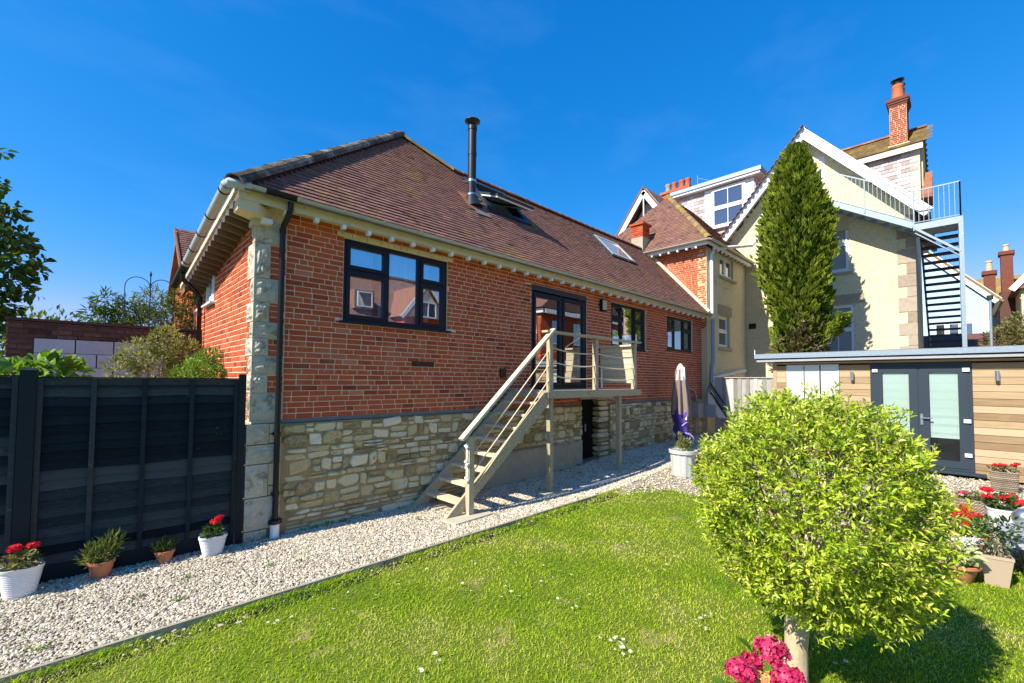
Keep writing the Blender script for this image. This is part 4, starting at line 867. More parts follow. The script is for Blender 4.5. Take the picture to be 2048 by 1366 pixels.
# tree at the far left edge
def tree(name, label, base, trunk_top, cs, n, size, m, group=None, rtrunk=.16, limbs=14, variants=None, tl=.45, tv=.22, flat=False):
    o = thing(name, label, 'tree', (0,0,0), group); b = Vector(base); t = Vector(trunk_top); mb = MB()
    mb.tube([b, b.lerp(t, .5)+Vector((.06, -.04, 0)), t], [rtrunk, rtrunk*.75, rtrunk*.45], 10); mb.build('trunk', 'bark', o)
    lm = MB()
    for i in range(limbs):
        c = cs[i % len(cs)]; s0 = b.lerp(t, random.uniform(.55, 1)); e = Vector(c[:3])+Vector((random.uniform(-.4,.4), random.uniform(-.4,.4), random.uniform(-.3,.3)))*c[3]
        lm.tube([s0, s0.lerp(e, .5)+Vector((0,0,.12)), e], [rtrunk*.35, rtrunk*.2, .008], 6)
    lm.build('limb', 'twig', o)
    p, d = blobs(n, cs, .55 if flat else 1.0); d = d*.6+rng.normal(0, .6, p.shape); d[:, 2] -= .25
    cl = np.sin(p[:, 0]*4+1)*np.cos(p[:, 2]*5)
    leaves('crown', o, p, d, size*rng.uniform(.6, 1.2, n), m, tl+tv*.5*cl+rng.normal(0, tv, n), variants=variants or [v_leaf(1, .62, .08, .15)])
    return o
tree('broadleaf_tree', 'dark broadleaf tree reaching in from the left edge', (-3.9, 6.0, 0), (-3.7, 6.0, 4.2),
     [(-2.55,5.6,4.55,.36),(-2.45,5.6,4.15,.40),(-2.55,5.6,3.75,.36),(-2.35,5.5,4.42,.22),(-2.28,5.5,3.95,.2),(-2.3,5.5,3.6,.22),(-2.75,5.7,5.0,.4),(-2.8,5.7,3.3,.45),(-2.62,5.7,3.05,.34),(-3.3,6,4.6,.8),(-3.4,6,5.6,.7),(-2.75,5.8,5.55,.13),(-2.72,5.8,6.1,.14),(-3.4,6,3.4,.7)], 2700, .15, 'tree_leaf', flat=True, limbs=26)
# neighbouring roof behind the side wall
nb = thing('neighbour_house', 'brick house behind the cottage with a brown tiled gable roof', 'house')
mb = MB(); mb.prism([(8.15, 4.62), (10.0, 6.52), (11.9, 4.6), (11.9, 4.45), (10.0, 6.37), (8.15, 4.45)], 0, .36, 7.5, .4); nr = mb.build('roof', 'roof_tile', nb)
sN = Vector((0, 1.85, 1.90)).normalized(); tiles('tile', nr, (.36, 8.12, 4.60), X, tuple(sN), (0, -sN.z, sN.y), 0, 4, 0, 2.6, lambda u, s: True, 0, gauge=.11)
mb = MB(); mb.box((.55, 8.35, 0), (7.3, 11.7, 4.5), .4); mb.prism([(8.35, 4.5), (10.0, 6.3), (11.7, 4.5)], 0, .55, 7.3, .4); mb.build('wall', 'brick', nb)
mb = MB(); mb.bar((.30, 8.12, 4.52), (.30, 10.0, 6.45), .03, .2, Z, .3); mb.build('bargeboard', 'ridge_tile', nb)
ex = thing('side_extension', 'low brick extension with a white window behind the black downpipe', 'building')
MB().box((.02, 3.76, 0), (3, 6.5, 3.5), .5).build('wall', 'brick', ex); window('window', ex, (.012, 4.4, 2.3), (0,-1,0), NX, .5, 1.1, [(.05,.45,.05,1.05,'f')], 'white_upvc', 'pane_pale', .05)
# ================================================================== cream house at the far end
CH = thing('cream_house', 'cream painted brick house with white bargeboards and a red brick return wall', 'house')
def brickface(parent, cname, bm, jm, O, U, N, U0, U1, V0, V1, holes, thick, inside=None, top=None, recess=.003):
    wl_ = wall_core(cname, parent, jm, O, U, Z, N, U0, U1, V0, V1, holes, thick, recess=recess+.003, top=top)
    c, m, t = place(brick_rects(U0, U1, V0, (V1+3.6 if top else V1), holes, inside=inside), O, U, Z, N, joint=.010, proud=(-.001, .002))
    emit('brick', VB, c, m, t, wl_, (bm,), 0, 'brickwork'); return wl_
XR = 13.93
# red brick return wall, facing the cottage roof
RB = brickface(CH, 'return_wall', 'brick', 'mortar', (XR,0,0), (0,-1,0), NX, -5.2, .17, 3.9, 6.78, [], .3)
RB['label'] = 'red brick return wall above the cottage roof'
MB().box((XR-.012, -.19, 2.0), (XR+.2, -.172, 6.72), .5).build('corner_strip', 'cream_paint', CH)
# shaded cream wall with two windows
hl = [(15.19, 16.54, 5.99, 6.76), (15.05, 16.10, 3.33, 4.50)]
CW = brickface(CH, 'wall', 'cream_brick', 'cream_joint', (0,-.17,0), X, NY, XR, 17.93, 0.0, 6.80, hl, .3)
window('window', CH, (15.19, -.10, 5.99), X, NY, 1.35, .77, [(.05,.62,.05,.72,'s'),(.68,1.30,.05,.72,'s')], 'white_upvc', 'pane_dark', .05, sill=.12)
def sash_window(O, U, N, w, h, gm='pane_dark', bars=True, blind=False, parent=CH):
    f = window('sash_window', parent, O, U, N, w, h, [(.06, w-.06, .06, h*.5, 's'), (.06, w-.06, h*.5+.05, h-.06, 's')], 'white_upvc', gm, .055, sill=.07, sm='white_upvc', sashw=.045)
    if bars:
        O, U, N = Vector(O), Vector(U), Vector(N); mb = MB(); a = O+U*(w/2)+N*(-.018); mb.bar(a+Vector((0,0,.08)), a+Vector((0,0,h-.08)), .028, .02, N); mb.build('glazing_bar', 'white_upvc', f)
    return f
sash_window((15.05, -.08, 3.33), X, NY, 1.05, 1.17, bars=False)
MB().box((14.95, -.20, 4.52), (16.28, .0, 4.88), .3).build('lintel', 'concrete', CH); MB().box((14.98, -.235, 3.20), (16.18, .0, 3.30), .7).build('sill_stone', 'concrete', CH)
MB().box((15.1, -.27, 5.86), (16.66, .0, 5.945), .3).build('sill_stone', 'concrete', CH)
# gable wall facing the garden
XG = 17.93; YL, YR, YA, ZA, SG = .75, -5.35, -2.37, 11.55, 1.17
def gtop(u): y = -u; return ZA - .38 - SG*abs(y-YA)
gh_ = [(2.95, 3.73, 3.0, 4.84), (2.72, 3.62, 6.05, 8.0), (2.15, 2.95, 8.9, 10.48)]
GW = brickface(CH, 'gable_wall', 'cream_brick', 'cream_joint', (XG,0,0), (0,-1,0), NX, -.75, 5.35, 0, 7.55, gh_[:2], .3)
us = [(-.75), 2.37, 5.35]
mb = MB(); mb.prism([(.75, 7.55), (YA, ZA-.2), (-5.35, 7.55)], 0, XG+.006, XG+.3, .5); mb.build('gable', 'cream_joint', CH)
c, m, t = place(brick_rects(-.75, 5.35, 7.55, 11.4, [gh_[1], gh_[2]], inside=lambda u, v: v < gtop(u)+.15), (XG,0,0), (0,-1,0), Z, NX, joint=.012, proud=(-.001, .003)); emit('brick', VB, c, m, t, GW, ('cream_brick',), 0, 'brickwork')
MB().box((XG+.0, YR+.0, 0), (XG+3.5, YR+.25, 8.3), .4).build('side_wall', 'cream_brick', CH)
sash_window((XG+.05, -2.72, 6.05), (0,-1,0), NX, .90, 1.95, 'pane_pale', bars=False); sash_window((XG+.05, -2.75, 3.0), (0,-1,0), NX, .98, 1.84, 'pane_pale')
ad = window('attic_door', CH, (XG+.0, -2.15, 8.75), (0,-1,0), NX, .80, 1.73, [(.08,.72,.08,1.0,'s'),(.08,.72,1.05,1.65,'s')], 'white_upvc', 'pane_dark', .07)
MB().box((XG-.012, -4.02, 4.86), (XG+.1, -2.55, 5.20), .2).build('lintel', 'concrete', CH)
MB().box((XG-.06, -3.72, 5.93), (XG+.1, -2.62, 6.02), .4).build('sill_stone', 'concrete', CH)
MB().box((XG-.05, -2.55, 5.3), (XG-.001, -2.40, 5.62)).build('vent', 'black_plastic', CH); MB().box((16.2, -.20, 4.25), (16.2, -.2, 4.25))
MB().box((XG-.02, -.28, 4.2), (XG-.001, -.55, 4.42)).build('vent', 'black_plastic', CH)
z = 2.0; i = 0
while z < 7.4:
    h = (.42, .36, .50, .34)[i % 4]; wq = .46 if i % 2 == 0 else .24
    MB().box((XG-.018, YR-.018, z+.01), (XG+.3, YR+wq-.018, z+h-.01), random.uniform(.2, .7)).build('quoin', 'quoin_red', CH); z += h; i += 1
# roofs
def plane_roof(parent, pts, u, s, n, O, U0, U1, S0, S1, inside, tint=None, mats=('roof_tile',), name='roof', gauge=.11, thick=.1):
    vs = [Vector(p) for p in pts]; k = len(vs); nn_ = Vector(n)*-thick; mb = MB(); mb.add([tuple(v) for v in vs]+[tuple(v+nn_) for v in vs], [tuple(range(k)), tuple(reversed(range(k, 2*k)))]+[(i, i+k, (i+1) % k+k, (i+1) % k) for i in range(k)], .3)
    r_ = mb.build(name, list(mats), parent); tiles('tile', r_, O, u, s, n, U0, U1, S0, S1, inside, 0, gauge=gauge, mats=mats); return r_
# hipped roof over the return wall: planes facing -x and -y
ez, d_, P0 = 6.90, 2.84, (13.52, -.46)
ap = (P0[0]+d_, P0[1]+d_, ez+1.1*d_); k_ = math.sqrt(1+1.21)
plane_roof(CH, [(P0[0], P0[1]+2*d_, ez), (P0[0], P0[1], ez), ap], (0,-1,0), (1/k_, 0, 1.1/k_), (-1.1/k_, 0, 1/k_), (P0[0], P0[1]+2*d_, ez), 0, 2*d_, -.04, d_*k_, lambda u, s: abs(u-d_) < d_-s/k_-.03)
plane_roof(CH, [(P0[0], P0[1], ez), (18.6, P0[1], ez), (18.6, ap[1], ap[2]), ap], X, (0, 1/k_, 1.1/k_), (0, -1.1/k_, 1/k_), (P0[0], P0[1], ez), 0, 5.1, -.04, d_*k_, lambda u, s: u > s/k_+.03)
o_ = ROOF
def cap2(parent, name, P, Q, n, r, mats):
    global ROOF
    ROOF = parent; capline(name, P, Q, n, r, mats); ROOF = o_
cap2(CH, 'hip_tile', (P0[0], P0[1], ez+.03), (ap[0], ap[1], ap[2]+.03), 14, .11, ['lichen_tile'])
MB().box((P0[0]+.04, P0[1]+.06, ez-.16), (P0[0]+.07, 2.2, ez-.02), .7).box((P0[0]+.04, P0[1]+.045, ez-.16), (17.92, P0[1]+.075, ez-.02), .7).build('fascia', 'white_paint', CH)
halfpipe((P0[0]-.05, 2.1, ez+.0), (P0[0]-.05, P0[1]-.05, ez+.0), .06, 'gutter', 'gutter_metal', CH, outer=(-1,0,0)); halfpipe((P0[0]-.05, P0[1]-.05, ez), (17.9, P0[1]-.05, ez), .06, 'gutter', 'gutter_metal', CH)
for i in range(6): MB().box((P0[0]+.03, .0+i*.33, ez-.22), (P0[0]+.12, .06+i*.33, ez-.161), .8).build('rafter_end', 'white_paint', CH)
for i in range(10): MB().box((14.1+i*.37, P0[1]+.04, ez-.22), (14.16+i*.37, P0[1]+.12, ez-.161), .8).build('rafter_end', 'white_paint', CH)
# little chimney stack growing out of the return wall
st = MB().box((XR-.42, 2.02, 6.6), (XR+.12, 2.50, 7.55), .5).build('stack_base', 'concrete', CH)
c, m, t = place(brick_rects(-2.50, -2.02, 7.55, 8.02), (XR-.42,0,0), (0,-1,0), Z, NX, depth=.05); c2, m2, t2 = place(brick_rects(XR-.42, XR+.12, 7.55, 8.02), (0,2.02,0), X, Z, NY, depth=.05)
ck = MB().box((XR-.41, 2.03, 7.55), (XR+.11, 2.49, 8.02), .4).box((XR-.48, 1.96, 8.02), (XR+.18, 2.56, 8.10), .4).build('stack', 'brick', CH); emit('brick', VB, c+c2, m+m2, t+t2, ck, ('brick',), 0, 'brickwork')
# downpipes
pipe('downpipe', [(17.0, -1.2, 7.9), (16.4, -.9, 7.2), (14.3, -.30, 6.75), (14.12, -.28, 6.5), (14.12, -.28, 4.3)], .06, 'white_paint', CH)
pipe('downpipe', [(14.12, -.30, 4.22), (14.12, -.30, 2.75), (13.98, -.30, 2.45), (13.98, -.30, 2.05), (13.80, -.28, 1.75), (13.80, -.28, 1.3)], .06, 'galvanised', CH)
pipe('waste_pipe', [(14.1, -.26, 2.15), (16.9, -.24, 2.45), (17.6, -.22, 2.50)], .07, 'white_paint', CH)
pipe('cable', [(14.2, -.18, 5.85), (14.9, -.18, 5.62), (15.6, -.18, 5.55), (16.2, -.18, 5.58)], .012, 'cream_paint', CH)
# gable roof, verge and bargeboards
sg = math.sqrt(1+SG*SG); ext = .42
for sgn, yend in ((1, .95), (-1, -5.72)):
    y0 = yend; zz = ZA-SG*abs(yend-YA); n_ = (0, sgn*SG/sg, 1/sg); sv = (0, -sgn/sg, SG/sg)
    plane_roof(CH, [(XG-ext, y0, zz), (XG-ext, YA, ZA), (24, YA, ZA), (24, y0, zz)] if sgn > 0 else [(XG-ext, YA, ZA), (XG-ext, y0, zz), (24, y0, zz), (24, YA, ZA)], X if sgn < 0 else (-1,0,0), sv, n_, (XG-ext, y0, zz) if sgn < 0 else (24, y0, zz), 0, 6.4, 0, abs(yend-YA)*sg, lambda u, s: True)
    mb = MB(); a, b = Vector((XG-ext-.02, yend, zz-.16)), Vector((XG-ext-.02, YA, ZA-.16)); e_ = (b-a).normalized()*.13; mb.bar(a, b+e_, .035 if sgn > 0 else .031, .30, Z, .7); a2, b2 = a+Vector((-.025, 0, .16)), b+Vector((-.025, 0, .16)); mb.bar(a2, b2+e_*.5, .05 if sgn > 0 else .046, .09, Z, .8); mb.build('bargeboard', 'white_paint', CH)
    mb = MB(); mb.bar(a+Vector((.23, 0, -.02)), b+Vector((.23, 0, -.02)), .42, .02, Z, .4); mb.build('verge_soffit', 'white_paint', CH)
cap2(CH, 'ridge_tile', (XG-ext, YA, ZA+.03), (24, YA, ZA+.03), 14, .11, ['ridge_tile'])
MB().prism([(.50, 7.75), (.98, 8.0), (.98, 8.25), (.6, 7.8)], 0, XG-.40, XG-.36).build('verge_bracket', 'white_paint', CH)
MB().box((XG+.02, -.17, 6.8), (XG+.3, .9, 8.3), .3).build('upper_wall', 'lead', CH)
# main range behind: slope with the flat-roofed dormer
XD = 19.0
plane_roof(CH, [(18.2, 6.5, 7.9), (18.2, -2, 7.9), (21.2, -2, 11.1), (21.2, 6.5, 11.1)], (0,-1,0), (.684, 0, .729), (-.729, 0, .684), (18.2, 6.5, 7.9), 0, 8.5, 0, 4.3, lambda u, s: True, gauge=.12)
dm = MB().box((XD+.02, -.28, 8.8), (21.5, 3.1, 11.0), .5).build('dormer', 'slate_hung', CH)
def hung(O, U, N, U0, U1, V0, V1, parent, m='slate_hung'):
    vs = v_tile(6); O, U, N = (np.array(q, float) for q in (O, U, N)); Vv = np.array((0,0,1.0)); C, Mx, T = [], [], []; r_ = 0; v = V0
    while v < V1:
        u = U0-(r_ % 2)*.12
        while u < U1:
            if u+.12 > U0: C.append(O+U*(u+.12)+Vv*v); Mx.append(np.stack([U*.23, Vv*.15, N], 1)); T.append(random.random())
            u += .24
        v += .15; r_ += 1
    emit('slate', vs, C, Mx, T, parent, (m,), 0, 'slates')
hung((XD+.01,0,0), (0,-1,0), NX, -3.1, -1.85, 8.9, 10.85, dm); hung((0,-.29,0), X, NY, XD+.02, 21.4, 8.9, 10.85, dm)
MB().box((XD-.03, -.24, 8.85), (XD+.015, .10, 10.9), .7).build('dormer_board', 'white_paint', CH); MB().box((XD-.03, 1.55, 8.85), (XD+.015, 1.86, 10.9), .7).build('dormer_board', 'white_paint', CH)
dw = window('dormer_window', CH, (XD-.075, 1.55, 9.05), (0,-1,0), NX, 1.45, 1.82, [(.08,1.37,.08,.86,'s'),(.08,1.37,.94,1.74,'s')], 'white_upvc', 'pane_dark', .08, sill=.06, sm='white_upvc')
mb = MB(); mb.bar((XD-.085, .825, 9.13), (XD-.085, .825, 10.8), .03, .02, X); mb.build('glazing_bar', 'white_upvc', dw)
MB().box((XD-.28, -.55, 10.95), (21.8, 3.35, 11.05), .5).build('dormer_soffit', 'white_paint', CH); MB().box((XD-.33, -.60, 11.05), (21.9, 3.42, 11.22), .6).build('dormer_roof', 'galvanised', CH)
# stack with four clay pots
sk_ = MB().box((20.4, 3.25, 9.5), (21.1, 4.7, 12.0), .4).box((20.33, 3.18, 12.0), (21.17, 4.77, 12.12), .6).build('chimney', 'brick', CH)
for i, y in enumerate((4.5, 4.14, 3.74, 3.42)): smooth_angle(MB().lathe([(.15, 12.1), (.13, 12.5), (.165, 12.55), (.165, 12.62), (.12, 12.62), (.11, 12.3)], (20.75, y, 0), 14, .4).build('chimney_pot', 'clay_pot' if i else 'concrete', sk_), 50)
MB().tube([(21, 3.03, 11.1), (21, 3.03, 12.75)], .02, 6).tube([(21, 3.03, 12.6), (21, 2.45, 12.3)], .012, 6).build('aerial', 'galvanised', CH)
# far white gable
XF = 16.5; ya, za = 3.63, 10.85
for yend, zend in ((5.3, 8.55), (2.5, 9.25)):
    mb = MB(); mb.bar((XF, yend, zend-.14), (XF, ya, za-.14), .04, .30, Z, .7); mb.build('bargeboard', 'white_paint', CH)
    mb = MB(); mb.bar((XF+1.4, yend, zend+.05), (XF+1.4, ya, za+.05), 2.9, .07, Z, .4); mb.build('roof', 'roof_tile', CH)
mb = MB(); mb.prism([(5.2, 8.2), (3.63, 10.5), (2.5, 9.0), (2.5, 8.2)], 0, XF+.5, XF+.6, .6); fg = mb.build('far_gable', 'slate_hung', CH)
mb = MB(); mb.bar((XF-.0, 4.6, 9.2), (XF+.5, 4.6, 9.2), .06, .06); mb.bar((XF+.02, ya, za-.35), (XF+.02, ya, za-1.9), .05, .05, X); mb.build('gable_brace', 'white_paint', CH)
MB().box((16.6, 2.6, 6), (20, 5.0, 8.4), .4).build('wall', 'cream_joint', CH)
# upper block with the tall chimney, right of the gable
XU = 20.5
MB().box((XU, -5.42, 8.0), (26, -1.0, 10.9), .5).build('upper_wall', 'slate_hung', CH)
hung((XU-.01,0,0), (0,-1,0), NX, 2.5, 5.15, 8.2, 10.75, CH); MB().box((XU-.02, -5.43, 8.2), (XU+.3, -5.15, 10.8), .6).build('corner_boards', 'cream_paint', CH)
sU = Vector((1.35, 0, 1.05)).normalized(); 
plane_roof(CH, [(XU-.25, -1.0, 10.95), (XU-.25, -5.55, 10.95), (XU+1.1, -5.55, 12.0), (XU+1.1, -1.0, 12.0)], (0,-1,0), tuple(sU), (-sU.z, 0, sU.x), (XU-.25, -1.0, 10.95), 0, 4.5, 0, 1.72, lambda u, s: True, mats=('lichen_tile',))
plane_roof(CH, [(XU+1.1, -1.0, 12.0), (XU+1.1, -5.55, 12.0), (XU+2.6, -5.55, 10.4), (XU+2.6, -1.0, 10.4)], (0,1,0), (-.68, 0, .73), (.73, 0, .68), (XU+2.6, -5.5, 10.4), 0, 4.4, 0, 2.2, lambda u, s: True, mats=('lichen_tile',))
cap2(CH, 'ridge_tile', (XU+1.1, -1, 12.03), (XU+1.1, -5.55, 12.03), 12, .10, ['ridge_tile'])
MB().box((XU-.22, -5.52, 10.72), (XU-.19, -1.0, 10.93), .8).build('fascia', 'white_paint', CH); 
mb = MB(); mb.prism([(XU-.15, 10.9), (XU+1.1, 11.9), (XU+2.5, 10.4), (XU+.2, 8.3), (XU+.2, 10.8)], 1, -5.5, -5.43, .4); mb.build('end_wall', 'cream_joint', CH)
tc = MB().box((XU-.0, -5.10, 10.9), (XU+.85, -4.60, 12.72), .4).build('chimney', 'mortar', CH)
c, m, t = place(brick_rects(4.60, 5.10, 11.1, 12.7), (XU-.008,0,0), (0,-1,0), Z, NX, joint=.016); c2, m2, t2 = place(brick_rects(XU, XU+.85, 11.0, 12.7), (0,-5.108,0), X, Z, NY, joint=.016); emit('brick', VB, c+c2, m+m2, list(np.array(t+t2)*.42), tc, ('brick',), 0, 'brickwork')
for q, (a, b) in enumerate(((12.70, 12.78), (12.78, 12.86), (12.86, 12.98))): MB().box((XU-.03-.03*q, -5.13-.03*q, a), (XU+.88+.03*q, -4.57+.03*q, b), .4).build('corbel_course', 'old_red', tc)
MB().box((XU-.05, -5.16, 11.02), (XU-.011, -4.54, 11.16), .8).build('lead_flashing', 'cream_paint', tc)
for k in range(2):
    xc = XU+.2+k*.45
    cp = smooth_angle(MB().lathe([(.20, 12.95), (.165, 13.45), (.19, 13.5), (.18, 13.56), (.14, 13.56)], (xc, -4.85, 0), 16, .6).build('chimney_pot', 'clay_pot', tc), 50)
    MB().lathe([(.19, 13.58), (.12, 13.62), (.12, 13.72), (.21, 13.74), (.21, 13.77), (.05, 13.82), (0, 13.82)], (xc, -4.85, 0), 14).build('cowl', 'flue_steel', cp)
mb = MB(); mb.prism([(XU+.0, 8.9), (XU+.0, 9.05), (XU+.5, 10.0), (XU+1.2, 8.9)], 1, -5.74, -5.44, .5); mb.build('porch_roof', 'ridge_tile', CH)
# ================================================================== fire escape
FE = thing('fire_escape', 'galvanised steel fire escape stair climbing the cream gable wall', 'stairs')
p0, p1 = Vector((16.95, -2.95, 8.52)), Vector((16.95, -5.40, 6.98))
for dx in (0, .86):
    mb = MB(); mb.bar(p0+Vector((dx,0,-.0)), p1+Vector((dx,0,-.0)), .05, .20, Z, .6); mb.build('stringer', 'galvanised', FE)
for i in range(8):
    q = p0.lerp(p1, (i+.5)/8); MB().box((q.x+.03, q.y-.15, q.z-.02), (q.x+.83, q.y+.15, q.z+.01), .4).build('tread', 'galvanised', FE)
MB().box((16.9, -2.95, 8.5), (17.92, -1.9, 8.58), .4).build('landing', 'galvanised', FE)
MB().box((16.9, -6.42, 6.84), (17.95, -5.38, 6.90), .35).box((16.88, -6.45, 6.80), (16.93, -5.38, 7.0), .6).box((16.93, -6.45, 6.8), (17.95, -6.40, 7.0), .6).build('landing', 'galvanised', FE)
def rail(P, Q, h, n, posts=True):
    P, Q = Vector(P), Vector(Q); mb = MB(); mb.bar(P+Vector((0,0,h)), Q+Vector((0,0,h)), .032, .032, Z); mb.build('handrail', 'galvanised', FE); mb = MB(); mb.bar(P+Vector((0,0,.10)), Q+Vector((0,0,.10)), .02, .02, Z); mb.build('lower_rail', 'galvanised', FE)
    for i in range(n+1):
        q = P.lerp(Q, i/n); e = i in (0, n) or (n > 16 and i == n//2); mb = MB(); r_ = .022 if e else .009; mb.tube([q+Vector((0,0,-.05 if e else .10)), q+Vector((0,0,h))], r_, 5); mb.build('rail_post' if e else 'baluster', 'galvanised', FE)
rail((16.92, -3.0, 8.5), (16.92, -5.40, 7.0), 1.06, 22); rail((16.9, -5.40, 6.95), (16.9, -6.42, 6.95), 1.10, 9); rail((16.9, -6.42, 6.95), (17.95, -6.42, 6.95), 1.10, 9); rail((16.92, -1.9, 8.55), (16.92, -3.0, 8.55), 1.02, 9)
mb = MB()
for y in (-6.42,): mb.box((16.86, y-.05, 0), (16.96, y+.05, 7.0), .55)
mb.build('post', 'galvanised', FE)
mb = MB(); mb.bar((16.9, -5.42, 6.86), (16.9, -6.40, 5.95), .06, .10, X, .6); mb.bar((16.98, -5.42, 6.74), (16.98, -6.40, 5.83), .04, .08, X, .4); mb.build('brace', 'galvanised', FE)
for i in range(20):
    x = 17.9+i*.24; z = 6.72-i*.205; MB().box((x, -6.36, z-.05), (x+.27, -5.52, z+.012), .4).build('tread', 'tread_dark', FE)
for y in (-6.38, -5.50):
    mb = MB(); mb.bar((17.8, y, 6.80), (22.8, y, 2.55), .03, .20, Z, .3); mb.build('stringer', 'tread_dark', FE)
rail((17.95, -5.48, 6.9), (22.7, -5.48, 2.85), .95, 14)
# ================================================================== grey fence, meter boxes, leaning panels
GF = thing('grey_fence', 'weathered grey close board fence between the house and the garden room', 'fence')
y = -.42; i = 0
while y > -3.1:
    MB().box((13.93+.02*(i % 2), y-.118, .2), (13.955+.02*(i % 2), y, 2.17), random.random()).build('board', 'grey_wood', GF); y -= .122; i += 1
MB().box((13.90, -3.1, 2.172), (13.99, -.42, 2.20), .8).build('capping', 'grey_wood', GF)
mx = thing('meter_cabinet', 'grey meter cabinet with an open door on the stone wall', 'cabinet')
MB().box((12.98, -.26, .85), (13.45, -.04, 1.32), .4).build('cabinet', 'box_grey', mx); MB().box((13.40, -.30, .98), (13.455, -.262, 1.22), .2).build('meter', 'box_grey', mx)
MB().box((13.47, -.62, .86), (13.50, -.08, 1.28), .7).build('door', 'box_grey', mx); pipe('conduit', [(13.08, -.12, .24), (13.08, -.12, .85)], .025, 'box_grey', mx)
pipe('conduit', [(11.8, -.05, 1.78), (12.6, -.06, 1.86), (13.1, -.08, 1.72), (13.25, -.1, 1.35)], .03, 'box_grey', mx)
lp = thing('folded_lounger', 'folded blue grey slatted lounger leaning on the grey fence', 'lounger')
a, b = Vector((13.85, -.30, 2.02)), Vector((13.55, -1.22, .80))
for dy in (0, .22): 
    mb = MB(); mb.bar(a+Vector((-.02,dy*.3,-dy*.9)), b+Vector((-.02,dy*.3,-dy*.9)), .03, .05, X, .4); mb.build('frame', 'black_plastic', lp)
mb = MB(); mb.bar(a+Vector((.0, .02, -.10)), b+Vector((.0, .02, -.10)), .02, .17, X, .5); mb.build('backing', 'blue_grey', lp)
for i in range(12):
    q = a.lerp(b, (i+.5)/12); MB().box((q.x-.035, q.y-.04, q.z-.16), (q.x-.015, q.y+.03, q.z-.05), .6).build('slat', 'blue_grey', lp)
mb = MB(); mb.ngon([(13.5, -.35, 1.70), (13.5, -.95, .85), (13.5, -.70, .85), (13.5, -.35, 1.35)], .5); mb.ngon([(13.52, -.35, 1.35), (13.52, -.70, .85), (13.52, -.95, .85), (13.52, -.35, 1.70)], .5); wp = mb.build('white_panel', 'canvas_pale', lp)
# ================================================================== garden room
GR = thing('garden_room', 'timber clad garden room with grey double doors and a flat roof', 'garden room')
XW = 10.80; ytop, ybot = -3.05, -9.4
MB().box((XW+.03, ybot, .1), (14.4, ytop-.02, 2.55), .3).build('wall', 'dark_room', GR)
dh = [(4.93, 6.475, .2, 2.47), (3.32, 4.38, 1.0, 2.475)]
z = .24
while z < 2.5:
    h = min(.138, 2.53-z)
    for (a, b, c, d) in clip_rect((3.12, 9.4, z, z+h), [(4.93, 6.475, 0, 2.478), (3.32, 4.38, 1.15, 2.478)]):
        pp = random.uniform(0, .003); mb = MB(); mb.prism([(XW-.012-pp, c+.004), (XW-.004-pp, d-.004), (XW+.03, d-.004), (XW+.03, c+.004)], 1, -b, -a, random.random()); mb.build('cladding_board', 'cladding', GR)
    z += .138
MB().box((XW-.022, -3.12, .2), (XW+.05, -3.04, 2.53), .6).build('corner_post', 'cladding', GR)
MB().box((XW+.05, -3.05, .2), (14.3, -3.03, 2.53), .5).build('side_wall', 'cladding', GR)
MB().box((XW-.26, ybot, 2.545), (14.5, -2.74, 2.60), .5).build('soffit', 'slab_grey', GR); MB().box((XW-.27, ybot, 2.60), (14.5, -2.73, 2.625)).build('roof_gap', 'navy_frame', GR)
MB().box((XW-.30, ybot, 2.625), (14.55, -2.70, 2.735), .55).build('fascia', 'galvanised', GR); MB().box((XW-.2, ybot, 2.736), (14.4, -2.85, 2.75), .3).build('roof', 'lead', GR)
MB().box((XW-.29, -2.715, 2.735), (XW-.26, -2.70, 2.85)).build('roof_pin', 'white_paint', GR)
fd_ = window('double_door', GR, (XW-.02, -4.935, .33), (0,-1,0), NX, 1.535, 2.14, [(.07, .745, .06, 2.07, 's'), (.80, 1.465, .06, 2.07, 's')], 'grey_frame', 'pane_blind', .062, depth=.05, sashw=.125)
for a, b in ((.20, .62), (.93, 1.35)):
    mb = MB(); n = 24; vs = []
    for i in range(n+1):
        zz = .33+.62+(i/n)*1.36; xx = XW+.022+.004*math.sin(i*2.1)*(1 if i < 9 else .3); vs += [(xx, -4.935-a, zz), (xx, -4.935-b, zz)]
    mb.add(vs, [(2*i, 2*i+2, 2*i+3, 2*i+1) for i in range(n)], .6); mb.build('blind', 'blind', fd_)
MB().box((XW-.09, -6.62, .27), (XW+.02, -4.88, .325), .5).build('threshold', 'grey_frame', GR)
for zz in (.62, 1.28, 2.28): MB().box((XW-.065, -6.44, zz), (XW-.034, -6.34, zz+.07)).build('hinge', 'white_paint', fd_)
MB().box((XW-.065, -5.06, 2.28), (XW-.034, -4.97, 2.34)).build('hinge', 'white_paint', fd_)
MB().box((XW-.05, -5.76, 1.20), (XW-.033, -5.72, 1.42)).box((XW-.085, -5.90, 1.33), (XW-.07, -5.73, 1.352)).box((XW-.075, -5.75, 1.33), (XW-.045, -5.73, 1.352)).build('handle', 'bright_steel', fd_)
fw_ = window('frosted_window', GR, (XW-.012, -3.33, 1.15), (0,-1,0), NX, 1.04, 1.315, [(.012,.345,.012,1.30,'f'),(.372,.66,.012,1.30,'f'),(.695,1.028,.012,1.30,'f')], 'pot_white', 'pane_frost', .012, depth=.03)
for k, yy in enumerate((-4.62, -6.80)):
    lt = thing('wall_lamp', 'steel tube wall lamp left of the garden room doors' if k == 0 else 'steel tube wall lamp right of the garden room doors', 'wall lamp', group='steel wall lamps on the garden room')
    smooth_angle(MB().tube([(XW-.075, yy, 2.10), (XW-.075, yy, 2.29)], .032, 12).build('body', 'bright_steel', lt), 50); MB().box((XW-.05, yy-.02, 2.15), (XW-.012, yy+.02, 2.24)).build('bracket', 'bright_steel', lt)
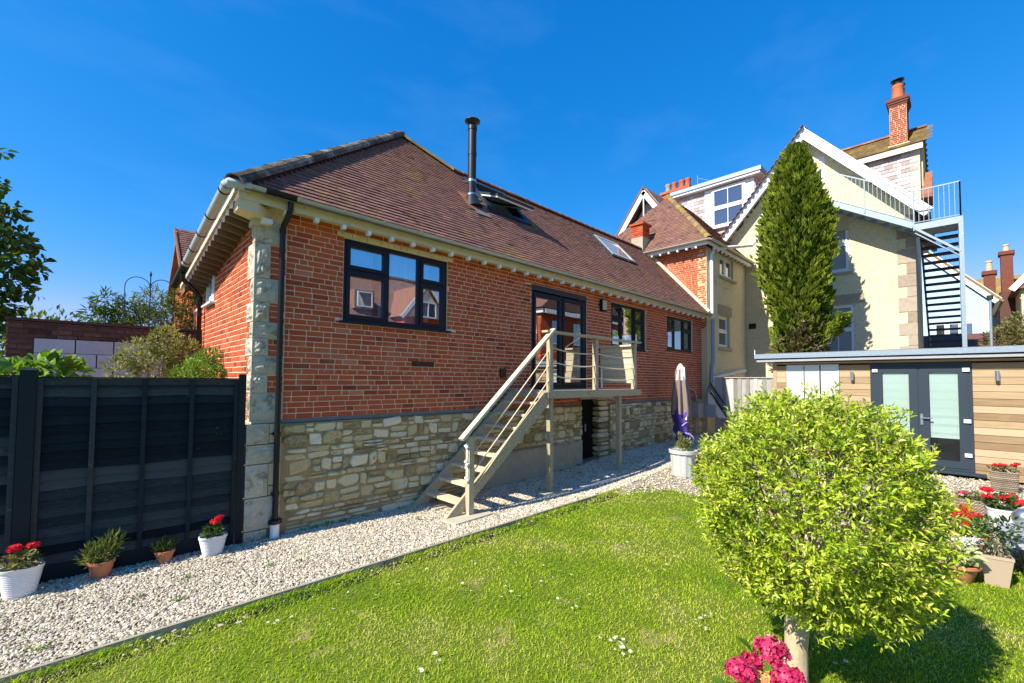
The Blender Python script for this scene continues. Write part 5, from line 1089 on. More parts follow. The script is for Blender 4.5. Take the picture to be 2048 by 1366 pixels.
# ================================================================== farther houses on the right
BH = thing('blue_house', 'pale blue rendered house with a white verge beyond the fire escape', 'house'); xb = 38
mb = MB(); mb.prism([(-7.65, 0), (-7.65, 7.05), (-4.2, 11.0), (-.8, 7.0), (-.8, 0)], 0, xb, xb+9, .5); mb.build('wall', 'blue_render', BH)
mb = MB(); mb.bar((xb-.12, -8.0, 7.05), (xb-.12, -4.2, 11.35), .12, .42, Z, .8); mb.bar((xb-.12, -4.2, 11.35), (xb-.12, -.5, 7.1), .12, .42, Z, .8); mb.build('bargeboard', 'white_paint', BH)
mb = MB(); mb.bar((xb+4.5, -8.2, 7.0), (xb+4.5, -4.2, 11.5), 9.4, .12, Z, .5); mb.bar((xb+4.5, -4.2, 11.5), (xb+4.5, -.3, 7.0), 9.4, .12, Z, .5); mb.build('roof', 'lichen_tile', BH)
MB().box((xb-.08, -7.72, 2), (xb-.0, -7.5, 6.9), .7).build('downpipe', 'white_paint', BH)
MB().box((xb-.1, -7.6, 4.55), (xb-.0, -4.6, 4.75), .6).build('band', 'white_paint', BH)
for k in range(3): window('window', BH, (xb-.10, -5.2-k*.62, 4.9), (0,-1,0), NX, .5, .95, [(.06,.44,.06,.89,'f')], 'white_upvc', 'pane_dark', .06)
for k in range(2): window('window', BH, (xb-.10, -5.2-k*.9, 3.2), (0,-1,0), NX, .6, .8, [(.06,.54,.06,.74,'f')], 'white_upvc', 'pane_dark', .06)
MB().box((xb+.1, -8.1, 7.0), (xb+8, -7.9, 7.15)).build('gutter', 'white_paint', BH)
RH = thing('chimney_house', 'lichen roofed house with two brick chimneys behind the blue house', 'house'); xr = 50
MB().box((xr, -11.0, 0), (xr+8, -4, 8.6), .4).build('wall', 'beige_render', RH); mb = MB(); mb.prism([(xr-.4, 8.5), (xr+2.6, 10.9), (xr+8, 8.5)], 1, -10.0, -4, .5); mb.build('roof', 'lichen_tile', RH)
for k, (y0, y1, zt, zb, m) in enumerate(((-8.28, -7.69, 10.35, 8.0, 1.0), (-9.30, -8.66, 12.1, 8.0, .75))):
    xk = xr-3 if k == 0 else xr-.9
    ch = MB().box((xk, y0, zb), (xk+.9, y1, zt), .35).box((xk-.1, y0-.1, zt-.1), (xk+1.0, y1+.1, zt+.18), .3).build('chimney', 'old_red', RH); pt = smooth_angle(MB().lathe([(.20, zt+.15), (.155, zt+m*.85), (.20, zt+m*.88), (.19, zt+m), (.13, zt+m)], (xk+.45, (y0+y1)/2, 0), 12, .6).build('chimney_pot', 'buff_pot', ch), 50)
mb = MB(); mb.box((xr-1.6, -9.3, 5), (xr-.95, -8.5, 9.0), .4); mb.build('dormer', 'old_brick', RH)
PH = thing('beige_house', 'beige house with a red tiled hip at the right edge', 'house'); xp = 44
MB().box((xp, -16, 0), (xp+8, -9.3, 8.5), .5).build('wall', 'beige_render', PH); mb = MB(); mb.prism([(-8.9, 8.5), (-12.5, 13.2), (-16.1, 8.5)], 0, xp-.4, xp+8, .5); mb.build('roof', 'roof_tile', PH)
mb = MB(); mb.bar((xp-.45, -8.85, 8.42), (xp-.45, -12.5, 13.2), .1, .35, Z, .8); mb.build('bargeboard', 'white_paint', PH)
MB().box((xp-.06, -16, 0), (xp-.0, -9.25, 5.6), .5).build('brick_base', 'brick', PH); window('window', PH, (xp-.16, -9.9, 6.3), (0,-1,0), NX, .9, 1.2, [(.08,.82,.08,1.12,'f')], 'white_upvc', 'pane_dark', .08)
OB = thing('low_outbuilding', 'low brown roofed outbuilding seen through the open stair treads', 'building'); xo = 29
MB().box((xo, -7.6, 0), (xo+4, -3.5, 3.5), .5).build('wall', 'beige_render', OB); mb = MB(); mb.prism([(xo-.2, 3.4), (xo+2, 4.6), (xo+4.2, 3.4)], 1, -7.7, -3.4, .5); mb.build('roof', 'old_brick', OB)
for k in range(3): window('window', OB, (xo-.10, -4.9-k*.75, 2.6), (0,-1,0), NX, .5, .8, [(.05,.45,.05,.75,'f')], 'white_upvc', 'pane_dark', .05)
lamp_ = thing('flue_post', 'slim grey post with a dark cap in front of the blue house', 'post')
pipe('post', [(19, -7.02, 0), (19, -7.02, 4.75)], .035, 'galvanised', lamp_); pipe('cap', [(19, -7.02, 4.72), (19, -7.02, 4.85)], .075, 'iron_dark', lamp_)
shrub('clipped_shrub', 'rounded olive green clipped shrub beyond the garden room roof', 'shrub', (20.5, -7.9, 0), [(20.5,-7.75,3.55,.75),(20.5,-7.35,3.4,.55),(20.5,-8.2,3.45,.65),(20.3,-7.8,3.9,.5)], 4200, .11, 'olive_leaf', stems=8, stemr=.05)
cb = pipe('overhead_cable', [(17.5, -7.55, 4.5), (16, -7.9, 3.6), (12, -7.7, 2.8)], .012, 'buff_pot', None); tag(cb, 'pale overhead cable sloping down in front of the clipped shrub', 'cable')
# houses across the garden, seen only in the window glass
for k, (lab, y0, x0, x1, ez_, rz2) in enumerate((('brick terrace house across the garden reflected in the wide navy window', -19, 7.5, 16.5, 5.6, 9.4), ('brick house across the garden reflected in the patio doors', -12, 19, 29, 6.6, 10.8))):
    h = thing('opposite_house', lab, 'house', group='houses reflected in the windows')
    wl_ = MB().box((x0, y0-7, 0), (x1, y0, ez_), .4).build('wall', 'brick', h); mb = MB()
    if k == 0: mb.prism([(y0+.4, ez_), (y0-3.5, rz2), (y0-7.4, ez_)], 0, x0-.3, x1+.3, .5)
    else: mb.prism([(x0-.4, ez_), ((x0+x1)/2, rz2), (x1+.4, ez_)], 1, y0-7.4, y0+.4, .5)
    mb.build('roof', 'roof_tile', h)
    c, m, t = place(brick_rects(-y0, -y0+7, 0, ez_, course=.15, L=.45), (x0-.03,0,0), (0,-1,0), Z, NX, joint=.025); emit('brick', VB, c, m, t, wl_, ('brick',), 0, 'brickwork')
    MB().box((x0, y0+.25, ez_-.3), (x1, y0+.4, ez_-.05), .7).build('fascia', 'white_paint', h); MB().box((x0-.2, y0-7, ez_-.3), (x0-.05, y0+.3, ez_-.05), .7).build('fascia', 'white_paint', h)
    for i in range(4): window('window', h, (x0+1+i*2.2, y0+.10, ez_-2.2), X, (0,1,0), 1.0, 1.5, [(.08,.92,.08,.72,'f'),(.08,.92,.8,1.42,'f')], 'white_upvc', 'pane_dark', .08)
    for i in range(2): window('window', h, (x0-.14, y0-1.2-i*3, ez_-2.6), (0,-1,0), NX, 1.0, 1.6, [(.08,.92,.08,.76,'f'),(.08,.92,.84,1.52,'f')], 'white_upvc', 'pane_dark', .08)
    pipe('downpipe', [(x0-.12, y0-.3, 0), (x0-.12, y0-.3, ez_)], .06, 'white_paint', h)
    if k == 0:
        MB().box((12.6, y0-4, 0), (15.6, y0+1.4, 6.0), .5).build('wing', 'brick', h); mb = MB(); mb.prism([(12.3, 5.9), (14.1, 8.3), (15.9, 5.9)], 1, y0-4, y0+1.7, .5); mb.build('wing_roof', 'ridge_tile', h)
        mb = MB(); mb.prism([(12.75, 5.95), (14.1, 7.75), (15.45, 5.95)], 1, y0+1.72, y0+1.76, .5); mb.build('gable', 'cream_paint', h)
        for a, b in ((12.2, 14.1), (16.0, 14.1)):
            mb = MB(); mb.bar((a, y0+1.8, 5.8), (b, y0+1.8, 8.25), .05, .22, Z, .8); mb.build('bargeboard', 'white_paint', h)
        window('window', h, (13.5, y0+1.86, 5.95), X, (0,1,0), 1.2, 1.0, [(.08,.56,.08,.92,'f'),(.64,1.12,.08,.92,'f')], 'white_upvc', 'pane_dark', .08)
        window('window', h, (13.3, y0+1.50, 3.6), X, (0,1,0), 1.6, 1.6, [(.08,.76,.08,1.52,'f'),(.84,1.52,.08,1.52,'f')], 'white_upvc', 'pane_dark', .08)
        MB().box((9.2, y0-3.9, 7), (10.1, y0-3.0, 10.4), .4).build('chimney', 'old_red', h); mb = MB(); mb.bar((x0-.4, y0-3.5, rz2+.05), (x1+.4, y0-3.5, rz2+.05), .3, .14, Z); mb.build('ridge', 'ridge_tile', h)
        MB().box((10.0, y0+.1, 6.3), (11.3, y0-2.2, 7.5), .7).build('dormer', 'roof_tile', h); window('window', h, (10.15, y0+.20, 6.4), X, (0,1,0), 1.0, 1.0, [(.08,.92,.08,.92,'f')], 'white_upvc', 'pane_dark', .08)
# ================================================================== conifer by the gable
CF = thing('conifer_tree', 'tall columnar conifer with dead brown lower branches before the cream gable', 'tree')
cx, cy = 15.25, -2.58
mb = MB(); mb.tube([(cx, cy, 0), (cx, cy, 4), (cx+.05, cy, 8.8)], [.2, .15, .03], 9); mb.build('trunk', 'bark', CF)
def crad(z): return np.interp(z, [2.2, 3.2, 3.9, 5.0, 6.1, 7.2, 7.9, 8.6, 9.1, 9.55, 9.9], [.54, .62, .66, .76, .88, .87, .77, .60, .42, .22, .03])
n = 15000; z = 2.3+7.5*rng.random(n)**.85; a = rng.random(n)*2*PI
lob = .96+.10*np.sin(3*a+z*1.3)+.12*np.sin(6*a-z*2.1)+.10*np.sin(9*a+z*5)+.09*rng.normal(size=n)
rr = crad(z)*lob*(.55+.50*rng.random(n)**.6); P = np.stack([cx+rr*np.cos(a), cy+rr*np.sin(a)-.06*np.sin(z*2), z], 1)
D = np.stack([np.cos(a)*.65, np.sin(a)*.65, np.full(n, .85)], 1)+rng.normal(0, .28, (n, 3))
s_ = leaf3 = []
def v_spray(k):
    out = []
    for q in range(k):
        vs, fs = [], []
        for b in range(4):
            an = b*PI/4+random.uniform(-.2, .2); c, s = math.cos(an)*.26, math.sin(an)*.26; t0 = random.uniform(-.1, .2); o = len(vs)
            vs += [(0, t0-.1, 0), (c, .30+t0, s), (c*.35, 1.0+t0*.5, s*.35), (-c*.8, .38+t0, -s*.8)]; fs += [(o, o+1, o+2), (o, o+2, o+3)]
        out.append((np.array(vs), fs))
    return out
VSP = v_spray(6)
dead = (z < 3.5+.5*np.sin(a*2.2)+.4*rng.normal(size=n)) & (rng.random(n) < .72)
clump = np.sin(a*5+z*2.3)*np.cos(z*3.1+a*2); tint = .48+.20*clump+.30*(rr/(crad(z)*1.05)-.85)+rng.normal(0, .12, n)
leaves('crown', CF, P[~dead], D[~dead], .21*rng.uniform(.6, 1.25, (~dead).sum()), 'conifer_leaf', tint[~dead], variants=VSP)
leaves('dead_foliage', CF, P[dead], D[dead]-np.array((0,0,.6)), .20*rng.uniform(.6, 1.2, dead.sum()), 'conifer_dead', rng.random(dead.sum()), variants=VSP)
nn2 = 700; ex = rng.random(nn2); P2 = np.stack([cx+.0+rng.normal(0, .25, nn2)-.3, cy-.95-.35*ex+rng.normal(0, .05, nn2), 3.55+.45*ex+rng.normal(0, .06, nn2)], 1)
leaves('side_branch', CF, P2[:260], np.tile((0, -.8, .5), (260, 1))+rng.normal(0, .3, (260, 3)), .2*rng.uniform(.5, 1.1, 260), 'conifer_leaf', .6+rng.normal(0, .15, 260), variants=VSP)
# ================================================================== round clipped tree in the lawn
BT = thing('lollipop_tree', 'round clipped evergreen tree on a short bare trunk in the lawn', 'tree')
bc = np.array((2.085, -5.575, 1.21)); br = np.array((.72, .72, .80)); tb = Vector((1.99, -5.49, -.05))
mb = MB(); mb.tube([tb, tb+Vector((.005, 0, .12)), tb+Vector((.0, -.005, .30)), tb+Vector((.01, -.01, .45)), tb+Vector((.04, -.03, .58)), tb+Vector((.12, -.09, 1.0))], [.088, .074, .070, .076, .066, .03], 12); mb.build('trunk', 'bark', BT, smooth=True)
mb = MB()
mb.tube([tb+Vector((.05, -.03, .47)), tb+Vector((.10, -.11, .43)), tb+Vector((.14, -.16, .36))], [.03, .022, .012], 7)
for i in range(34):
    d = rdir(1)[0]; d[2] = abs(d[2])*.8-.15; e = bc+d*br*.92; s0 = tb+Vector((.03, -.02, random.uniform(.48, .75))); m_ = s0.lerp(Vector(e), .5)+Vector((random.uniform(-.06, .06), random.uniform(-.06, .06), .02))
    mb.tube([s0, m_, e], [.022, .012, .004], 6, random.random())
mb.build('branch', 'bark', BT)
ns = 5600; d = rdir(ns); bump = 1+.05*np.sin(d[:, 0]*9+2)*np.cos(d[:, 2]*8)+.045*np.sin(d[:, 0]*4-d[:, 1]*5+1)*np.sin(d[:, 2]*5)+.035*np.sin(d[:, 1]*13+d[:, 2]*11)+.05*rng.normal(size=ns)+.10*np.clip((d@rt), 0, 1)*np.clip(-d[:, 2], 0, 1)*2-.05*np.clip(d[:, 2]-.75, 0, 1)*2; rad = (.66+.34*rng.random(ns)**.40)*bump
spike = rng.random(ns) < .025; rad = np.where(spike, rad.clip(.95)+.08*rng.random(ns), np.minimum(rad, 1.12))
tip = bc+d*br*rad[:, None]; low = tip[:, 2] < .50; hh_ = (tip-np.array(tb))@rt; keep = (tip[:, 2] > .36+.85*np.maximum(0, -hh_-.02)+.04*rng.normal(size=ns)) & ~((tip[:, 2] < .56) & (np.hypot(tip[:, 0]-tb.x, tip[:, 1]-tb.y) < .2)); tip = tip[keep]; d = d[keep]; rad = rad[keep]; ns = len(tip)
axd = d*.75+np.array((0,0,.45))+rng.normal(0, .35, (ns, 3)); axd /= np.linalg.norm(axd, axis=1)[:, None]
mb = MB()
for i in range(0, ns, 3): mb.tube([tip[i]-axd[i]*.13-d[i]*.04, tip[i]+axd[i]*.01], [.0035, .002], 3, random.random(), cap=False)
mb.build('twig', 'twig', BT, kind='stuff')
LP, LD, LS, LT = [], [], [], []
for i in range(ns):
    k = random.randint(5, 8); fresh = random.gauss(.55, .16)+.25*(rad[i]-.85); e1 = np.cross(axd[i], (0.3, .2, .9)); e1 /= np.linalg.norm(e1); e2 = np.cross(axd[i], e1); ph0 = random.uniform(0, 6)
    for j in range(k):
        an = ph0+j*2.4; sp_ = .45+.9*(1-j/k); back = .085*(1-j/k)
        LP.append(tip[i]-axd[i]*back); v = axd[i]*random.uniform(.55, .9)+(e1*math.cos(an)+e2*math.sin(an))*sp_*random.uniform(.7, 1.1); LD.append(v)
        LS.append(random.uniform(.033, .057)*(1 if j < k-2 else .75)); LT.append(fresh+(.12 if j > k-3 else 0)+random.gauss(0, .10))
LP = np.array(LP); LD = np.array(LD); LS = np.array(LS); LT = np.array(LT)
VLF = [v_leaf(1, .36, .07, .10), v_leaf(1, .40, .10, .16), v_leaf(1, .32, .05, .04)]
dist = np.linalg.norm(LP-CAM, axis=1); facing = ((LP-bc)/br*(CAM-bc)/np.linalg.norm(CAM-bc)).sum(1)
leaves('leaf', BT, LP, LD, LS, 'bush_leaf', LT, variants=VLF, nobj=300, rest='crown', rank=-LS/dist+(facing < .55)*10)
# ================================================================== pots and plants
def pot_round(o, c, r0, r1, h, m, rim=.012, n=24, sx=1, sy=1, power=2.0, rz_=0, ribs=0, name='pot'):
    mb = MB(); pr_ = [(r0*.96, 0), (r0, .01)]
    if ribs:
        for i in range(ribs): t = (i+.5)/ribs; pr_ += [(r0+(r1-r0)*t-.004, .01+(h-.02)*(t-.3/ribs)), (r0+(r1-r0)*t+.003, .01+(h-.02)*(t+.2/ribs))]
    pr_ += [(r1, h-.03), (r1+rim, h-.025), (r1+rim, h), (r1-.006, h), (r1-.012, h-.05)]
    mb.lathe(pr_, c, n, .5, 0, sx, sy, power, rz_); q = mb.build(name, m, o); smooth_angle(q, 40)
    s = MB(); s.lathe([(r1-.01, h-.04), (0, h-.03)], c, n, .5, 0, sx, sy, power, rz_); s.build('soil', 'soil', o); return q
def flower_head(o, c, r, m, n=70, ps=.022, name='flower_head', squash=.7):
    d_ = rdir(n); d_[:, 2] = np.abs(d_[:, 2])*1.0-.25; d_ /= np.linalg.norm(d_, axis=1)[:, None]; P = np.array(c)+d_*r*np.array((1,1,squash))*rng.uniform(.82, 1.12, (n, 1)); d_ = d_+rng.normal(0, .35, (n, 3)); d_ /= np.linalg.norm(d_, axis=1)[:, None]
    t = np.cross(d_, rng.normal(size=(n, 3))); t /= np.linalg.norm(t, axis=1)[:, None]; b = np.cross(d_, t); Mx = np.stack([t, b, d_], 2)*(ps*rng.uniform(.7, 1.3, n))[:, None, None]
    v = np.array([(0,0,.0)]+[(math.cos(k*PI/4)*(1 if k % 2 == 0 else .55), math.sin(k*PI/4)*(1 if k % 2 == 0 else .55), .12 if k % 2 == 0 else .0) for k in range(8)]); fs = [(0, 1+k, 1+(k+1) % 8) for k in range(8)]
    core = MB(); core.lathe([(0, -r*squash*.75), (r*.62, -r*squash*.3), (r*.72, r*squash*.25), (.0, r*squash*.8)], c, 10, .15); core.build('flower_core', m, o)
    return emit(name, [(v, fs)], P, Mx, np.clip(rng.normal(.5, .22, n), 0, 1), o, (m,), 0, name, kind=None)
def foliage(o, c, r, n, size, m, variants=None, squash=.6, up_=.5, tl=.5, name='foliage'):
    p, d_ = blobs(n, [(*c, r)], squash, .2); return leaves(name, o, p, d_+np.array((0,0,up_))+rng.normal(0, .4, p.shape), size*rng.uniform(.6, 1.2, n), m, tl+rng.normal(0, .2, n), variants=variants or [v_leaf(1, .8, .08, .15)])
def stalk(o, a, b, r=.004, m='bright_leaf'): MB().tube([a, b], r, 5).build('stem', m, o)
def geranium(name, label, x, y, z, heads, fr, fh, leafm='dark_leaf', petal='petal_red', hr=.05, n=140, group=None):
    o = thing(name, label, 'potted plant', (0,0,0), group); foliage(o, (x, y, z+fh*.45), fr, n, .06, leafm, squash=fh/fr*.5)
    for (dx, dy, dz_, r) in heads: stalk(o, (x+dx*.4, y+dy*.4, z), (x+dx, y+dy, z+dz_)); flower_head(o, (x+dx, y+dy, z+dz_), r or hr, petal, 75, .020)
    return o
fdir = math.atan2(fd.y, fd.x)
o = geranium('potted_geranium', 'red geraniums in the large white oval pot at the left edge', -1.90, -.13, .27, [(-.045, .02, .17, .045), (.07, .03, .17, .040)], .115, .14, 'olive_leaf'); pot_round(o, (-1.90, -.13, .005), .095, .135, .27, 'pot_white', .004, 32, 1.12, .72, 2.4, fdir, ribs=14)
o = geranium('potted_geranium', 'single red geranium in a small white oval pot by the fence post', -.40, -.20, .225, [(.02, .0, .15, .045), (.055, -.01, .19, .035)], .10, .12, 'dark_leaf', n=110); pot_round(o, (-.40, -.20, .005), .085, .122, .22, 'pot_white', .004, 32, 1.12, .75, 2.4, fdir, ribs=12)
o = thing('potted_herb', 'bushy feathery herb in a terracotta pot before the fence', 'potted plant'); pot_round(o, (-1.345, -.10, .005), .075, .10, .165, 'terracotta', .010)
p, d_ = blobs(420, [(-1.34, -.09, .25, .12), (-1.41, -.10, .23, .10), (-1.27, -.06, .32, .10)]); leaves('foliage', o, p, d_*.6+np.array((0,0,.8))+rng.normal(0, .3, p.shape), .09*rng.uniform(.5, 1.1, 420), 'bamboo_leaf', .62+rng.normal(0, .2, 420), variants=[v_leaf2(1, .16)])
o = thing('potted_herb', 'small dark tufted herb in the smaller terracotta pot', 'potted plant'); pot_round(o, (-.83, -.10, .005), .06, .085, .135, 'terracotta', .009)
p, d_ = blobs(260, [(-.83, -.10, .165, .085), (-.77, -.09, .19, .05), (-.90, -.10, .18, .05)]); leaves('foliage', o, p, d_*.5+np.array((0,0,.9))+rng.normal(0, .3, p.shape), .07*rng.uniform(.5, 1.1, 260), 'dark_leaf', .55+rng.normal(0, .2, 260), variants=[v_leaf2(1, .16)])
# right-hand and far pots
px_, py_, pz_ = 7.40, -2.26, .10
o = thing('potted_conifer', 'small feathery conifer in a large pale fluted pot on the gravel', 'potted plant'); mb = MB(); nfl = 48; prof = [(.235, 0), (.245, .02), (.275, .46)]
vs = []; 
for (r, zz) in [(q[0]*.9, q[1]) for q in prof]:
    for k in range(nfl): q = r*(1+(.018 if k % 4 < 2 else -.018)); vs.append((px_+q*math.cos(2*PI*k/nfl), py_+q*math.sin(2*PI*k/nfl), pz_+zz))
mb.add(vs, [(i*nfl+k, i*nfl+(k+1) % nfl, (i+1)*nfl+(k+1) % nfl, (i+1)*nfl+k) for i in range(2) for k in range(nfl)]); mb.lathe([(.257, .455), (.28, .47), (.284, .53), (.26, .54), (.243, .48), (0, .49)], (px_, py_, pz_), 32); mb.build('pot', 'pot_grey', o)
p, d_ = blobs(420, [(px_, py_, pz_+.60, .13), (px_-.02, py_+.0, pz_+.72, .07), (px_-.06, py_+.04, pz_+.84, .035), (px_+.06, py_-.06, pz_+.64, .09)]); leaves('foliage', o, p, d_*.6+np.array((0,0,.6))+rng.normal(0, .35, p.shape), .11*rng.uniform(.4, .9, 420), 'shrub_leaf', .40+rng.normal(0, .22, 420), variants=[v_leaf2(1, .3)])
o = geranium('potted_geranium', 'red and orange flowers in a terracotta bowl beside the fluted pot', 7.72, -2.62, .36, [(-.12, .08, .12, .07), (.0, -.08, .12, .06), (.12, -.16, .10, .06)], .2, .2, 'bright_leaf'); pot_round(o, (7.72, -2.62, .10), .15, .22, .27, 'terracotta', .02)
def basket(o, x, y, z, a, b, h, rz_=0):
    mb = MB(); rows = 11; nst = 34
    for i in range(rows):
        t = i/rows; s_ = .86+.14*t; pts = []
        for k in range(nst*2+1):
            an = 2*PI*k/(nst*2); ca, sa = math.cos(an), math.sin(an); q = (abs(ca)**3+abs(sa)**3)**(-1/3); wob = .008*(1 if (k+i) % 2 else -1)
            pts.append((x+(a*s_+wob)*ca*q, y+(b*s_+wob)*sa*q, z+.02+h*(i+.5)/rows))
        mb.tube(pts, h/rows*.50, 5, random.uniform(.2, .9), cap=False)
    mb.build('basket', 'wicker', o); ins = MB(); ins.box((x-a*.72, y-b*.72, z), (x+a*.72, y+b*.72, z+h*.93), .2); ins.build('soil', 'soil', o)
o = thing('flower_basket', 'wicker basket of dark red flowers against the timber cladding', 'potted plant'); basket(o, 9.85, -6.80, .19, .19, .16, .34); foliage(o, (9.85, -6.80, .56), .17, 150, .055, 'olive_leaf', squash=.4)
for dx, dy, dz_ in ((-.1, .1, .12), (.05, -.02, .10), (.0, -.16, .16), (-.05, .02, .13), (.1, -.12, .12)): flower_head(o, (9.85+dx, -6.80+dy, .52+dz_), .04, 'petal_red', 30, .018)
MB().tube([(9.68, -6.80-.05, .54), (9.67, -6.81, .60), (9.68, -6.82-.06, .54)], .010, 6, .7).build('handle', 'wicker', o)
o = geranium('potted_geranium', 'bright red geraniums in a white ribbed pot on the right hand gravel', 7.25, -6.66, .40, [(.05, .13, .20, .06), (.0, .12, .12, .06), (-.02, -.02, .12, .06), (.05, -.10, .15, .055), (-.05, -.17, .10, .06)], .17, .16, 'dark_leaf', n=200); pot_round(o, (7.25, -6.66, .11), .12, .16, .29, 'pot_white', .004, 32, 1, .9, 2.4, 0, ribs=10)
o = thing('flower_basket', 'grey wicker trough of low flowers behind the red geraniums', 'potted plant'); basket(o, 7.75, -6.38, .12, .14, .20, .24); foliage(o, (7.75, -6.38, .40), .18, 130, .05, 'olive_leaf', squash=.35); flower_head(o, (7.7, -6.3, .45), .04, 'petal_pink', 30, .018)
o = geranium('potted_geranium', 'scarlet geraniums in a low terracotta pot half hidden by the clipped tree', 6.25, -6.33, .22, [(.0, .06, .22, .07), (-.02, -.06, .22, .07), (-.25, .12, .20, .06), (-.3, .02, .16, .055), (.1, -.0, .27, .06)], .22, .24, 'bright_leaf', n=200); pot_round(o, (6.2, -6.33, .01), .13, .18, .22, 'terracotta', .012)
o = thing('potted_astilbe', 'pale leafy plant with cream plumes in a wide terracotta bowl', 'potted plant'); bx0, by0 = 5.08, -6.24; pot_round(o, (bx0, by0, -.03), .11, .175, .21, 'terracotta', .022); foliage(o, (bx0-.02, by0+.03, .28), .19, 190, .10, 'pale_leaf', squash=.55, up_=.3, tl=.35, variants=[v_leaf(1, .6, .1, .2)])
for k in range(4):
    a0 = Vector((bx0-.15+.06*k, by0+.10-.06*k, .36)); a1 = a0+Vector((.10, -.22+.03*k, .10-.02*k)); P = np.array([a0.lerp(a1, t) for t in rng.random(60)])+rng.normal(0, .014, (60, 3)); leaves('plume', o, P, rdir(60)+np.array((.3, -.6, .3)), np.full(60, .035), 'petal_white', rng.random(60), kind=None)
o = thing('potted_shrub', 'dark leafed shrub in a tapered tan square pot', 'potted plant'); tx, ty = 5.24, -6.52; mb = MB(); mb.lathe([(.115, 0), (.165, .30), (.172, .30), (.172, .33), (.155, .33), (.15, .28), (0, .29)], (tx, ty, -.03), 4, .5, 0, 1, 1, 2, PI/4+.15); mb.build('pot', 'pot_tan', o)
p, d_ = blobs(330, [(tx, ty, .46, .17), (tx+.16, ty-.1, .52, .15), (tx-.05, ty+.12, .5, .12)], shell=.1); leaves('foliage', o, p, d_+np.array((0,0,.3)), .055*rng.uniform(.6, 1.2, 330), 'dark_leaf', .45+rng.normal(0, .2, 330), variants=[v_leaf(1, .5, .1, .15)])
for k in range(9): stalk(o, (tx+random.uniform(-.06, .06), ty+random.uniform(-.06, .06), .28), (tx+random.uniform(-.2, .25), ty+random.uniform(-.2, .15), random.uniform(.45, .65)), .004, 'twig')
o = thing('stone_table', 'low grey slab on a dark stone block at the right edge', 'stone table'); MB().box((5.55, -7.25, -.04), (6.15, -6.74, .15), .4).box((5.56, -7.24, .155), (6.14, -6.75, .34), .5).build('base', 'slab_dark', o); MB().box((5.42, -7.4, .345), (6.35, -6.58, .40), .5).build('top', 'slab_grey', o)
ob = smooth_angle(MB().lathe([(.0, -.11)]+[(.11*math.sin(PI*k/12), -.11*math.cos(PI*k/12)) for k in range(1, 12)]+[(.0, .11)], (6.22, -6.80, .51), 24, .5).build('steel_sphere', 'bright_steel'), 80); tag(ob, 'polished steel sphere resting on the grey slab', 'ornament')
# hydrangea in the foreground
o = thing('potted_hydrangea', 'deep pink hydrangea in a terracotta pot in front of the tree trunk', 'potted plant'); hx, hy = 1.16, -5.55; pot_round(o, (hx, hy, -.05), .12, .175, .33, 'terracotta', .018)
for (x, y, zz, r, m_, n_) in ((1.05, -5.455, .48, .080, 'petal_pink', 95), (1.32, -5.53, .50, .098, 'petal_pink', 120), (1.27, -5.44, .43, .062, 'petal_pink', 60), (1.13, -5.66, .50, .085, 'petal_pink', 95), (1.14, -5.55, .43, .060, 'petal_gold', 60)):
    stalk(o, (hx+(x-hx)*.3, hy+(y-hy)*.3, .25), (x, y, zz)); flower_head(o, (x, y, zz), r*.9, m_, int(n_*2.0), .0150, squash=.85)
nl = 46; P = np.stack([hx+rng.normal(0, .09, nl), hy+rng.normal(0, .08, nl), .30+.12*rng.random(nl)], 1); leaves('leaf', o, P, np.stack([rng.normal(0, 1, nl), rng.normal(0, 1, nl), .35*np.ones(nl)], 1), rng.uniform(.08, .13, nl), 'bright_leaf', .35+rng.normal(0, .2, nl), variants=[v_leaf(1, .66, .06, .12)], nobj=46)
# ================================================================== parasol
o = thing('parasol', 'closed brown parasol with its lower end wrapped in purple by the stone wall', 'parasol'); qx, qy = 10.33, -.88
def PP(z): return (qx+.0+.03*(z-1), qy+.02*(z-1), z)
pipe('pole', [PP(.15), PP(2.5)], .022, 'canvas_pale', o)
def folded(name, prof, m, nf=9, tw=.0, amp=.32, tint=.5):
    mb = MB(); n_ = nf*6; vs = []
    for (r, zz) in prof:
        for k in range(n_): an = 2*PI*k/n_; q = r*(1+amp*math.cos(nf*an+tw*zz)); b = PP(zz); vs.append((b[0]+q*math.cos(an), b[1]+q*math.sin(an), zz+.03*math.cos(2*an)*(r > .15)))
    mb.add(vs, [(i*n_+k, i*n_+(k+1) % n_, (i+1)*n_+(k+1) % n_, (i+1)*n_+k) for i in range(len(prof)-1) for k in range(n_)], tint); return mb.build(name, m, o, smooth=True)
folded('canopy', [(.20, 1.12), (.205, 1.3), (.18, 1.7), (.14, 2.1), (.10, 2.38)], 'canvas_brown', 7, .8, .38); folded('canopy_top', [(.145, 2.08), (.12, 2.25), (.075, 2.45), (.03, 2.53), (.0, 2.55)], 'canvas_pale', 7, .8, .22)
mb = MB(); mb.bar((qx-.10, qy-.19, 1.0), (qx-.02, qy-.10, 2.44), .05, .03, X, .8); mb.build('sleeve', 'canvas_pale', o)
folded('wrap', [(.0, .55), (.12, .58), (.19, .72), (.15, .88), (.20, 1.08), (.21, 1.22), (.1, 1.26)], 'purple', 5, 3.0, .22)
mb = MB(); mb.tube([PP(.80)[:2]+(.84,) if False else (qx-.18, qy-.1, .84), (qx-.06, qy-.19, .94), (qx+.12, qy-.14, .88)], .010, 6); mb.build('drawstring', 'lilac', o)
ob = thing('purple_bag', 'purple drawstring bag with lilac stripes below the parasol', 'bag'); bxx, byy, bz = 10.30, -.98, .42
smooth_angle(MB().lathe([(.0, -.17)]+[(.235*math.sin(PI*k/12)**.8, -.20*math.cos(PI*k/12)) for k in range(1, 12)]+[(.0, .20)], (bxx, byy, bz+.04), 20, .3).build('body', 'purple', ob), 80)
